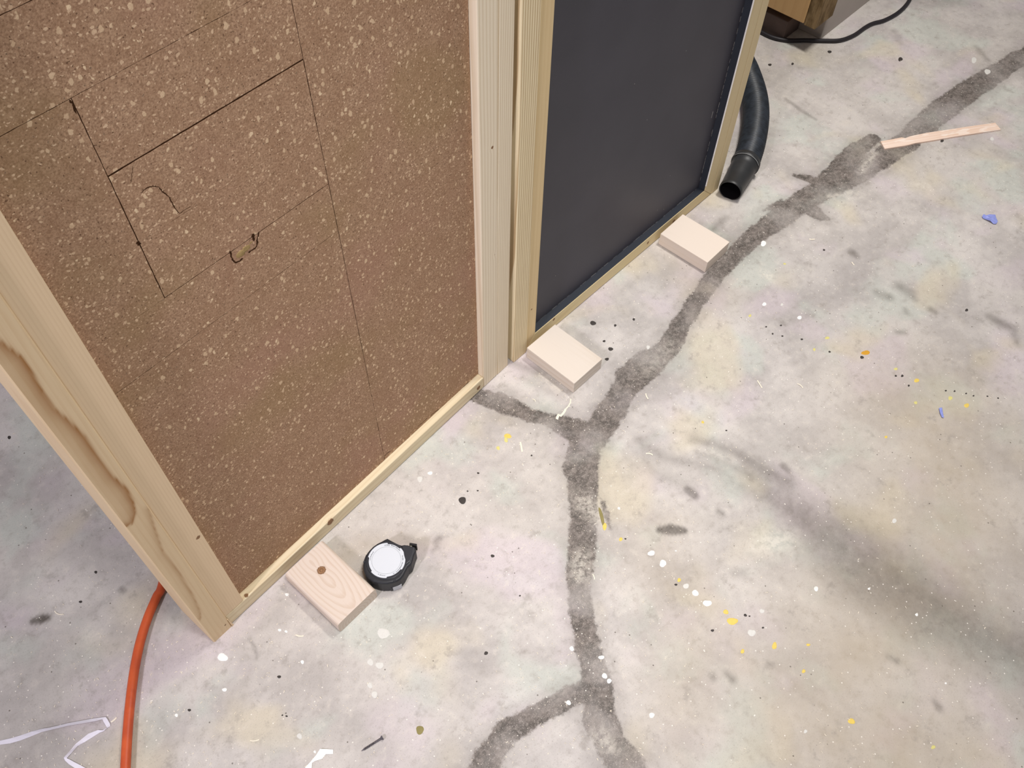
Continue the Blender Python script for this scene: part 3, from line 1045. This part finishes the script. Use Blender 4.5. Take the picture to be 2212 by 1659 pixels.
# ================================================================== BLACK HOSE
hose = empty('vacuum_hose', fl((1577, 412), 0.03) * np.array([1, 1, 0]))
tag(hose, 'black ribbed vacuum hose curving out from behind the charcoal panel', 'hose')
H0 = np.array(hose.location)
R_H = 0.034
ctr = [fl(p, R_H) for p in ((1612, 350), (1624, 312), (1632, 268), (1633, 232), (1628, 200), (1618, 168), (1607, 142))]
ctr += [np.array([2.045, 1.03, R_H]), np.array([2.03, 1.12, R_H]), np.array([1.95, 1.19, R_H]), np.array([1.80, 1.22, R_H]), np.array([1.6, 1.2, R_H])]
path = spline([c - H0 for c in ctr], 40)
# resample evenly, ribs every 5.5 mm
Ls = np.concatenate([[0], np.cumsum([np.linalg.norm(path[i + 1] - path[i]) for i in range(len(path) - 1)])])
S = np.arange(0, Ls[-1], 0.008 / 6)
PP = np.stack([np.interp(S, Ls, [p[k] for p in path]) for k in range(3)], 1)
rr = R_H - 0.0034 * np.abs(np.sin(np.pi * S / 0.008)) ** 0.8
rub = NT('hose_black')
rn = rub.noise(rub.obj, 60.0, 3.0)
rubber = rub.done(rub.mix(rub.smooth(rn, 0.3, 0.7), srgb(30, 34, 40), srgb(46, 52, 60)), 0.42, 0.5)
tube('ribbed_tube', [p for p in PP], list(rr), rubber, hose, seg=28)
# cuff: wide collar, then a tapering open sleeve
e0 = fl((1577, 413), 0.026) - H0
e1 = PP[0]
dirv = e1 - e0
Lc = np.linalg.norm(dirv)
dirv /= Lc
prof = [(-0.004, 0.0352), (0.004, 0.0362), (0.010, 0.0362), (0.012, 0.0325), (0.03, 0.0318), (Lc * 0.55, 0.0300), (Lc - 0.012, 0.0282), (Lc - 0.010, 0.0290),
        (Lc - 0.001, 0.0288), (Lc, 0.0278), (Lc - 0.001, 0.0262), (Lc * 0.5, 0.0258), (0.02, 0.0250), (0.002, 0.0240)]
cp = [e1 - dirv * s for s, _ in prof]
v, f = [], []
seg = 32
sd = np.cross(dirv, [0, 0, 1.0])
sd /= np.linalg.norm(sd)
ud = np.cross(sd, dirv)
for c, (s, r) in zip(cp, prof):
    for k in range(seg):
        a = 2 * math.pi * k / seg
        v.append(c + r * (math.cos(a) * sd + math.sin(a) * ud))
for i in range(len(prof) - 1):
    for k in range(seg):
        f.append((i * seg + k, i * seg + (k + 1) % seg, (i + 1) * seg + (k + 1) % seg, (i + 1) * seg + k))
f.append(tuple((len(prof) - 1) * seg + k for k in range(seg)))
cuff_mat = plain('cuff_black', srgb(40, 41, 42), 0.45, 0.45, var=0.3, vscale=40)
cuff = mesh_obj('hose_cuff', v, f, cuff_mat, hose)
cuff.data.materials.append(plain('cuff_inside', srgb(14, 12, 14), 0.9, 0.05))  # near-black faces paint in the shade inside the open mouth
cuff['label'] = 'smooth black cuff with an open mouth'
for p in cuff.data.polygons:
    p.use_smooth = True
    if min(p.vertices) >= 10 * seg:
        p.material_index = 1
# worn pale rim on the collar
rp = [e1 - dirv * 0.011 + 0.0357 * (math.cos(a) * sd + math.sin(a) * ud) for a in np.linspace(math.radians(20), math.radians(150), 40)]
tube('worn_rim', rp, 0.0006, plain('worn_grey', srgb(150, 152, 150), 0.7, 0.2), cuff, seg=6)

# ================================================================== CABLES
blk_cable = plain('cable_black', srgb(34, 30, 34), 0.5, 0.4)
cp = [fl(p, 0.006) for p in ((1590, 40), (1625, 58), (1646, 70), (1670, 81), (1700, 87), (1740, 87), (1780, 88), (1815, 87), (1845, 76), (1868, 60), (1885, 51), (1910, 44), (1938, 29), (1958, 10), (1972, -14), (1995, -60), (2060, -130), (2180, -190), (2320, -220))]
root = cp[0] * np.array([1, 1, 0])
CABLE_PTS = np.array(spline(cp, 8))
ob = tube('power_cable', [p - root for p in CABLE_PTS], 0.0058, blk_cable, None, seg=12)
ob.location = root
tag(ob, 'black power cable winding over the floor in front of the cabinet', 'cable')

org = NT('orange_hose')
on = org.noise(org.map(org.obj, (30, 30, 30)), 1.0, 3.0)
org_mat = org.done(org.mix(org.smooth(on, 0.35, 0.7), srgb(206, 92, 48), srgb(186, 78, 44)), 0.45, 0.4)
cp = [np.array([0.20, 1.02, 0.008]), np.array([0.12, 0.94, 0.008])] + [fl(p, 0.008) for p in ((352, 1258), (338, 1290), (319, 1335), (302, 1390), (290, 1450), (281, 1520), (275, 1590), (271, 1659), (268, 1730), (262, 1850))]
root = cp[0] * np.array([1, 1, 0])
AIR_PTS = np.array(spline(cp, 10))
ob = tube('air_hose', [p - root for p in AIR_PTS], 0.0078, org_mat, None, seg=16)
ob.location = root
tag(ob, 'orange air hose running out from behind the left end of the cork panel', 'hose')

# ================================================================== WOOD STRIP
lath = NT('spruce_strip')
ln = lath.noise(lath.map(lath.obj, (4, 160, 40)), 1.0, 3.0)
lb = lath.noise(lath.map(lath.obj, (22, 90, 40)), 1.0, 2.0)
lc = lath.mix(lath.smooth(ln, 0.3, 0.7), srgb(238, 216, 200), srgb(226, 196, 174))
lc = lath.mix(lath.smooth(lb, 0.56, 0.62, 0.0, 0.55), lc, srgb(246, 234, 222))
lath_mat = lath.done(lc, 0.7, 0.2)


def lz(x, y, z=0.0045):
    return fl((1880 + x / 7.373, 240 + y / 7.373), z)


up_ = [(165, 480), (350, 447), (500, 418), (560, 430), (640, 398), (900, 345), (1300, 285), (1650, 232), (1990, 185)]
dn_ = [(230, 600), (400, 572), (540, 552), (620, 535), (720, 508), (960, 470), (1350, 405), (1700, 350), (2080, 292)]
root = fl((2030, 292)) * np.array([1, 1, 0])
A_, B_ = lz(*up_[0]), lz(*up_[-1])
yaw = math.atan2((B_ - A_)[1], (B_ - A_)[0])
Rz = np.array([[math.cos(-yaw), -math.sin(-yaw), 0], [math.sin(-yaw), math.cos(-yaw), 0], [0, 0, 1]])
bm = bmesh.new()
tu = [Rz @ (lz(*p) - root) for p in up_]
td = [Rz @ (lz(*p) - root) for p in dn_]
n = len(tu)
vt = [bm.verts.new(p) for p in tu]
vd = [bm.verts.new(p) for p in td]
vtb = [bm.verts.new((p[0], p[1], 0.0003)) for p in tu]
vdb = [bm.verts.new((p[0], p[1], 0.0003)) for p in td]
for i in range(n - 1):
    bm.faces.new((vt[i], vt[i + 1], vd[i + 1], vd[i]))
    bm.faces.new((vtb[i], vdb[i], vdb[i + 1], vtb[i + 1]))
    bm.faces.new((vt[i], vtb[i], vtb[i + 1], vt[i + 1]))
    bm.faces.new((vd[i], vd[i + 1], vdb[i + 1], vdb[i]))
bm.faces.new((vt[0], vd[0], vdb[0], vtb[0]))
bm.faces.new((vt[-1], vtb[-1], vdb[-1], vd[-1]))
ob = bm_obj('wood_strip', bm, lath_mat)
ob.location = root
ob.rotation_euler = (0, 0, yaw)
tag(ob, 'thin pinkish wood strip lying across the dark filler band', 'wood strip')

# ================================================================== RIBBONS AND SCRAPS
def ribbon(name, left, right, mat, label, cat, thick=0.0005):
    """left / right: world points of the two edges, in order"""
    root = left[0] * np.array([1, 1, 0])
    bm = bmesh.new()
    rows = []
    for a, b in zip(left, right):
        rows.append([bm.verts.new(a - root), bm.verts.new(b - root), bm.verts.new(a - root + np.array([0, 0, thick])), bm.verts.new(b - root + np.array([0, 0, thick]))])
    for r, s in zip(rows[:-1], rows[1:]):
        bm.faces.new((r[2], r[3], s[3], s[2]))
        bm.faces.new((r[0], s[0], s[1], r[1]))
        bm.faces.new((r[0], r[2], s[2], s[0]))
        bm.faces.new((r[1], s[1], s[3], r[3]))
    bm.faces.new((rows[0][0], rows[0][1], rows[0][3], rows[0][2]))
    bm.faces.new((rows[-1][0], rows[-1][2], rows[-1][3], rows[-1][1]))
    ob = bm_obj(name, bm, mat)
    ob.location = root
    return tag(ob, label, cat)


paper = plain('white_paper', srgb(226, 222, 232), 0.6, 0.2, var=0.05)


def rz_(x, y, z):
    return fl((x / 8.193, 1530 + y / 8.193), z)


E = [  # left edge px, right edge px, left height, right height (mm)
    ((-500, 690), (-500, 760), 1, 1), ((0, 575), (0, 645), 1, 1), ((180, 535), (180, 622), 1, 1), ((370, 480), (370, 568), 1, 2), ((560, 413), (560, 495), 1, 3), ((740, 365), (740, 420), 2, 5),
    ((890, 340), (890, 385), 3, 6), ((1200, 265), (1200, 310), 3, 6), ((1500, 210), (1500, 260), 3, 6), ((1700, 175), (1700, 225), 3, 5), ((1870, 155), (1815, 195), 2, 3),
    ((1900, 190), (1830, 235), 2, 2), ((1950, 280), (1885, 325), 1, 1), ((1955, 315), (1900, 345), 1, 2), ((1905, 345), (1860, 365), 2, 4), ((1840, 405), (1825, 385), 3, 2),
    ((1770, 430), (1735, 385), 1, 2), ((1620, 525), (1565, 452), 1, 2), ((1490, 605), (1440, 550), 1, 3), ((1380, 665), (1330, 640), 1, 5), ((1290, 765), (1245, 748), 1, 6),
    ((1200, 865), (1150, 850), 2, 6), ((1180, 885), (1130, 878), 1, 3), ((1230, 905), (1150, 925), 1, 1), ((1310, 950), (1220, 990), 1, 1), ((1410, 1000), (1310, 1050), 1, 1), ((1520, 1060), (1420, 1110), 1, 1),
    ((1700, 1190), (1600, 1240), 1, 1)]
ribbon('paper_ribbon', [rz_(*l, h * 0.001 - 0.0002) for l, r, h, k in E], [rz_(*r, k * 0.001 - 0.0002) for l, r, h, k in E], paper,
       'long folded white paper ribbon on the floor left of the orange hose', 'ribbon')
whitep = plain('white_tape', srgb(250, 250, 246), 0.5, 0.3, var=0.02)


def rs_(x, y, z):
    return fl((640 + x / 10.05, 1580 + y / 10.05), z)


E = [((800, 395), (800, 490)), ((640, 385), (640, 495)), ((515, 383), (565, 590)), ((430, 520), (470, 622)), ((355, 605), (395, 648)), ((305, 665), (345, 682)), ((200, 780), (335, 790)), ((120, 900), (270, 930)), ((-60, 1150), (90, 1200))]
hz = (1, 1, 4, 3, 2, 2, 1, 1, 1)
ribbon('masking_tape', [rs_(*l, h * 0.001) for (l, r), h in zip(E, hz)], [rs_(*r, 0.0008) for l, r in E], whitep,
       'short twisted white strip of tape on the floor near the steel screw', 'tape')
blue = plain('blue_film', srgb(140, 150, 214), 0.45, 0.3, var=0.25, vscale=120)


def scrap(name, poly, scale, org_, mat, label, lift=0.004):
    pts = [fl((org_[0] + x / scale, org_[1] + y / scale), 0.001) for x, y in poly]
    c = sum(pts) / len(pts)
    root = c * np.array([1, 1, 0])
    bm = bmesh.new()
    ring = []
    for i, p in enumerate(pts):
        ring.append(bm.verts.new(p - root + np.array([0, 0, random.uniform(0, lift)])))
    mid = [bm.verts.new((p - c) * 0.5 + c - root + np.array([0, 0, random.uniform(0.2, 1.0) * lift])) for p in pts]
    cc = bm.verts.new(c - root + np.array([0, 0, lift * 0.6]))
    n = len(pts)
    for k in range(n):
        k2 = (k + 1) % n
        bm.faces.new((ring[k], ring[k2], mid[k2], mid[k]))
        bm.faces.new((mid[k], mid[k2], cc))
    geo = bmesh.ops.extrude_face_region(bm, geom=bm.faces[:])
    bmesh.ops.translate(bm, verts=[v for v in geo['geom'] if isinstance(v, bmesh.types.BMVert)], vec=(0, 0, 0.0004))
    ob = bm_obj(name, bm, mat)
    ob.location = root
    return tag(ob, label, 'scrap')


scrap('blue_scrap', [(1250, 400), (1285, 355), (1330, 375), (1420, 355), (1550, 360), (1570, 430), (1600, 520), (1570, 565), (1510, 560), (1420, 510), (1340, 470), (1280, 440)], 10.37, (2000, 430), blue,
      'crumpled bright blue film scrap alone on the concrete')
scrap('blue_sliver', [(1182, 1610), (1200, 1608), (1206, 1640), (1212, 1668), (1200, 1664), (1188, 1640)], 2.765, (1600, 300), blue,
      'tiny narrow blue sliver among yellow paint drops', 0.002)

# ================================================================== SCREW
scr = empty('wood_screw', fl((806, 1605)) * np.array([1, 1, 0]))
tag(scr, 'steel wood screw lying on the concrete beside the white tape strip', 'screw')
S0 = np.array(scr.location)
steel = plain('screw_steel', srgb(120, 116, 122), 0.35, 0.5, 0.75, var=0.25, vscale=300)
hd, tp = fl((827, 1593), 0.0036) - S0, fl((780, 1622.5), 0.0012) - S0
ax = tp - hd
Ln = np.linalg.norm(ax)
ax /= Ln
prof = [(0, 0.0), (0, 0.0036), (0.0008, 0.0040), (0.0040, 0.0019), (0.016, 0.0018)]
s = 0.0165
while s < Ln - 0.006:
    prof += [(s, 0.0014), (s + 0.0007, 0.0022), (s + 0.0014, 0.0014)]
    s += 0.0020
prof += [(Ln - 0.005, 0.0014), (Ln, 0.0001)]
pth = [hd + ax * a for a, _ in prof]
tube_p, tube_f = [], []
sd = np.cross(ax, [0, 0, 1.0])
sd /= np.linalg.norm(sd)
ud = np.cross(sd, ax)
seg = 14
for c, (a, r) in zip(pth, prof):
    for k in range(seg):
        th = 2 * math.pi * k / seg
        tube_p.append(c + max(r, 1e-5) * (math.cos(th) * sd + math.sin(th) * ud))
for i in range(len(prof) - 1):
    for k in range(seg):
        tube_f.append((i * seg + k, i * seg + (k + 1) % seg, (i + 1) * seg + (k + 1) % seg, (i + 1) * seg + k))
hcount = 5 * seg
mesh_obj('screw_head', tube_p[:4 * seg], [f for f in tube_f if max(f) < 4 * seg], steel, scr)
mesh_obj('screw_shank', tube_p[3 * seg:], [tuple(i - 3 * seg for i in f) for f in tube_f if min(f) >= 3 * seg], steel, scr)

# ================================================================== CABINET
cab_c = fl((1772, 85))
cab = empty('cabinet', cab_c * np.array([1, 1, 0]))
tag(cab, 'grey cabinet with a plywood side and old timber edge behind the black cable', 'cabinet')
K0 = np.array(cab.location)
greyp = plain('grey_paint', srgb(178, 168, 160), 0.5, 0.3, var=0.06, vscale=12)
ply = pine('plywood_face', srgb(204, 166, 116), srgb(186, 146, 98), 2, (0.3, -0.2), (0.02, 0.01), 60, 0.25)
oldt = NT('old_timber')
o1 = oldt.noise(oldt.map(oldt.obj, (60, 60, 14)), 1.0, 4.0, 0.7)
old_mat = oldt.done(oldt.mix(oldt.smooth(o1, 0.35, 0.65), srgb(96, 76, 48), srgb(146, 122, 88)), 0.8, 0.2)
box('plinth', 0.0, 0.75, 0.0, 0.62, 0.0, 0.30, greyp, cab, 0.002)
ZB = 0.085
box('undercut_shade_box', -0.085, -0.001, 0.075, 0.60, 0.0, 0.06, plain('undercut_shade', srgb(98, 84, 78), 0.9, 0.1, var=0.25, vscale=30), cab, 0.002)  # dark box added to paint in the shade under the overhanging side
a = fl((1735, 52), ZB) - K0
b = fl((1760, 62), ZB) - K0
xs = (a[0] + b[0]) / 2
box('plywood_side', xs, -0.001, a[1] + 0.001, 0.60, ZB, 0.30, ply, cab, 0.002)
box('timber_edge', xs + 0.002, -0.001, b[1], a[1], ZB - 0.004, 0.30, old_mat, cab, 0.002)
box('cabinet_body', xs, 0.75, 0.0, 0.62, 0.301, 0.85, ply, cab, 0.002)

# ================================================================== PAINT DROPS
WHT = plain('paint_white', srgb(240, 240, 236), 0.5, 0.3, var=0.03)
PAL = plain('paint_faded', srgb(214, 212, 206), 0.7, 0.2, var=0.08, vscale=300)
YEL = plain('paint_yellow', srgb(224, 196, 96), 0.5, 0.3, var=0.1, vscale=200)
PYL = plain('paint_pale_yellow', srgb(212, 204, 130), 0.6, 0.2, var=0.08)
ORA = plain('paint_ochre', srgb(206, 152, 44), 0.5, 0.3, var=0.1)
BLK = plain('paint_black', srgb(62, 57, 54), 0.6, 0.3)
GRN = plain('stain_olive', srgb(140, 130, 84), 0.7, 0.2, var=0.2)


def drop(x, y, rx, mat, ry=None, rot=0.0):
    ry = ry or rx
    n = 14
    ph = random.uniform(0, 6.28)
    out, inn = [], []
    c = fl((x, y))
    for k in range(n):
        a = 2 * math.pi * k / n
        w = 1 + 0.10 * math.sin(2 * a + ph) + 0.07 * math.sin(3 * a + 2 * ph) + random.uniform(-0.05, 0.05)
        dx, dy = rx * w * math.cos(a), ry * w * math.sin(a)
        px, py = x + dx * math.cos(rot) - dy * math.sin(rot), y + dx * math.sin(rot) + dy * math.cos(rot)
        p = fl((px, py)) - c
        out.append((p[0], p[1], 0.0001))
        inn.append((p[0] * 0.8, p[1] * 0.8, 0.0005))
    v = out + inn + [(0, 0, 0.0006)]
    f = []
    for k in range(n):
        k2 = (k + 1) % n
        f.append((k, n + k, n + k2, k2))
        f.append((n + k, 2 * n, n + k2))
    o = mesh_obj('paint_drop', v, [q[::-1] for q in f] if False else f, mat, floor)
    o.location = (c[0], c[1], 0)
    me_ = o.data
    if me_.polygons[1].normal.z < 0:
        me_.flip_normals()
    return o


for d_ in [(1407, 1195, 7.5), (1432, 1217, 7.5), (1502, 1281, 7), (1528, 1303, 9), (1299, 1420, 6), (1306, 1460, 6), (1316, 1471, 5.5), (1235, 1401, 5),
           (1228, 1518, 5.5), (1408, 1545, 6), (481, 1420, 11), (485, 1490, 5), (618, 1364, 3.5), (604, 1361, 3.5), (620, 1284, 4), (1763, 1272, 5),
           (1651, 657, 4.5), (1727, 686, 4.5), (1877, 1272, 2.8), (381, 1545, 4), (1649, 526, 6), (2043, 1476, 2.6), (1980, 1328, 3.5), (653, 1430, 4),
           (680, 1624, 3), (1460, 1190, 2), (1337, 1098, 3), (929, 1022, 5)]:
    drop(d_[0], d_[1], d_[2], WHT, d_[2] * random.uniform(0.75, 1.0))
for d_ in [(1482, 1266, 6), (828, 1368, 12), (800, 1430, 7), (820, 1437, 8), (799, 1480, 6), (809, 1500, 7), (1624, 1367, 8), (1646, 1320, 5), (907, 1035, 6),
           (1932, 1125, 5), (647, 1590, 6), (1689, 658, 3), (1400, 750, 4), (1740, 1580, 4), (2143, 300, 4), (2104, 130, 6), (2133, 155, 6)]:
    drop(d_[0], d_[1], d_[2], PAL)
for d_ in [(1097, 942, 8, 5), (1467, 1253, 4, 4), (1568, 1322, 6, 5), (1582, 1342, 11, 8), (1604, 1407, 4, 5), (1673, 1395, 5, 8), (1746, 1393, 4, 3), (1736, 1450, 4, 4),
           (1341, 1165, 4, 4), (1839, 1558, 8, 6), (1914, 944, 3, 3), (1306, 1137, 4, 9), (1980, 822, 6, 4), (2088, 876, 5, 5), (1518, 912, 3, 3)]:
    drop(d_[0], d_[1], d_[2], YEL, d_[3])
for d_ in [(1787, 730, 5, 3), (1935, 797, 4, 3), (2053, 860, 5, 4), (1978, 870, 4, 3), (1695, 570, 3, 2), (1620, 682, 3, 3), (1759, 755, 3, 3), (2016, 1614, 5, 4), (1076, 968, 4, 4), (1093, 950, 4, 6)]:
    drop(d_[0], d_[1], d_[2], PYL, d_[3])
drop(1870, 762, 9, ORA, 5)
drop(907, 1577, 9, GRN)
drop(1300, 1118, 4, GRN, 22, -0.25)
for d_ in [(999, 1081, 8.5), (1064, 1201, 4), (1050, 1411, 4.5), (603, 1462, 4), (174, 1300, 3.5), (207, 1236, 3.5), (1148, 984, 2.2), (1033, 1022, 2.5), (1281, 698, 6),
           (1305, 737, 3), (1319, 754, 5), (1311, 776, 4), (1329, 703, 3), (1369, 690, 3), (1663, 140, 3.5), (1712, 138, 3), (1792, 112, 4), (1655, 706, 2), (1687, 703, 2.2),
           (1669, 721, 2.2), (1690, 726, 2.2), (1732, 733, 2.5), (1792, 760, 2.5), (1862, 772, 4), (1935, 812, 2.4), (1949, 812, 3), (1963, 833, 2.4), (2043, 844, 2.2), (2062, 845, 2.2),
           (2087, 850, 2), (2103, 855, 2), (2133, 856, 2), (2156, 860, 2), (1539, 1362, 3.5), (1610, 1329, 3.5), (1619, 1331, 2), (1648, 1356, 2.4), (1460, 1263, 3), (1351, 1164, 2.2),
           (1010, 1061, 2), (409, 1534, 3.5), (610, 1545, 2), (619, 1547, 2.4), (1569, 930, 2), (1780, 540, 2.5), (2088, 670, 3.5), (2035, 304, 4), (1945, 128, 5), (20, 945, 4), (1123, 1287, 2), (1032, 1060, 2), (1224, 816, 4)]:
    drop(d_[0], d_[1], d_[2], BLK, d_[2] * 0.85)

# ================================================================== SAWDUST AND SHAVINGS
bm = bmesh.new()


def chip(c, L, W, ang, bend=0.0):
    d = np.array([math.cos(ang), math.sin(ang)])
    s = np.array([-d[1], d[0]])
    rows = []
    n = 4
    for k in range(n):
        f = k / (n - 1) - 0.5
        m = c + d * f * L + s * bend * L * (f * f - 0.25) * 2
        rows.append([bm.verts.new((m[0] + s[0] * e * W / 2, m[1] + s[1] * e * W / 2, 0.0006 + 0.0006 * (1 - 4 * f * f))) for e in (-1, 1)])
    for a, b in zip(rows[:-1], rows[1:]):
        bm.faces.new((a[0], b[0], b[1], a[1]))


for (x0, y0, x1, y1, w) in [(1233, 862, 1222, 884, 3), (1222, 884, 1210, 900, 5), (1208, 895, 1203, 906, 6), (1636, 822, 1646, 838, 3), (1722, 829, 1734, 838, 3), (1748, 517, 1760, 517, 4),
                            (1124, 955, 1128, 976, 4), (1395, 980, 1410, 983, 3), (540, 1600, 560, 1598, 2), (1840, 566, 1845, 573, 3), (1768, 63, 1777, 56, 2), (118, 1320, 135, 1328, 2), (240, 1560, 252, 1550, 3),
                            (1280, 1240, 1284, 1252, 2), (1150, 862, 1157, 868, 2), (640, 1372, 656, 1374, 3), (1395, 850, 1400, 862, 3)]:
    a, b = fl((x0, y0)), fl((x1, y1))
    d = b - a
    chip(((a + b) / 2)[:2], np.linalg.norm(d), w * 0.0009, math.atan2(d[1], d[0]), random.uniform(-0.3, 0.3))
OBST = [(np.array([H0 + e0 + (e1 - e0) * k / 8 for k in range(-1, 9)])[:, :2], 0.052), (np.array([p + H0 for p in PP[::6]])[:, :2], 0.05), (CABLE_PTS[:, :2], 0.010), (AIR_PTS[:, :2], 0.012)]
rg = random.Random(11)
cnt = 0
while cnt < 3400:
    px = (rg.uniform(-40, 2250), rg.uniform(-20, 1700))
    p = fl(px)
    loc = P1 + 0
    v_ = (p - P1)
    if -0.06 < v_ @ u1 < 0.80 and -0.004 < v_ @ n1 < 0.12:
        continue
    w2 = p - P2
    if -0.05 < w2[0] < 0.78 and -0.004 < w2[1] < 0.12:
        continue
    if any(np.min(np.hypot(o_[:, 0] - p[0], o_[:, 1] - p[1])) < r_ for o_, r_ in OBST):
        continue
    # denser near the panels and on the crack filler
    dens = 0.28 + 0.5 * math.exp(-abs(v_ @ n1) / 0.25)
    if 1020 < px[0] < 1500 and 700 < px[1]:
        dens += 0.25
    if rg.random() > dens:
        continue
    L = rg.choice((0.001, 0.0014, 0.0018, 0.0024, 0.0036)) * rg.uniform(0.8, 1.3)
    chip(p[:2], L, rg.uniform(0.0006, 0.0012), rg.uniform(0, 6.28), rg.uniform(-0.6, 0.6))
    cnt += 1
saw = bm_obj('sawdust', bm, plain('sawdust_pale', srgb(236, 226, 208), 0.8, 0.15, var=0.1))
tag(saw, 'fine pale wood shavings and sawdust scattered over the concrete', 'sawdust', kind='stuff')
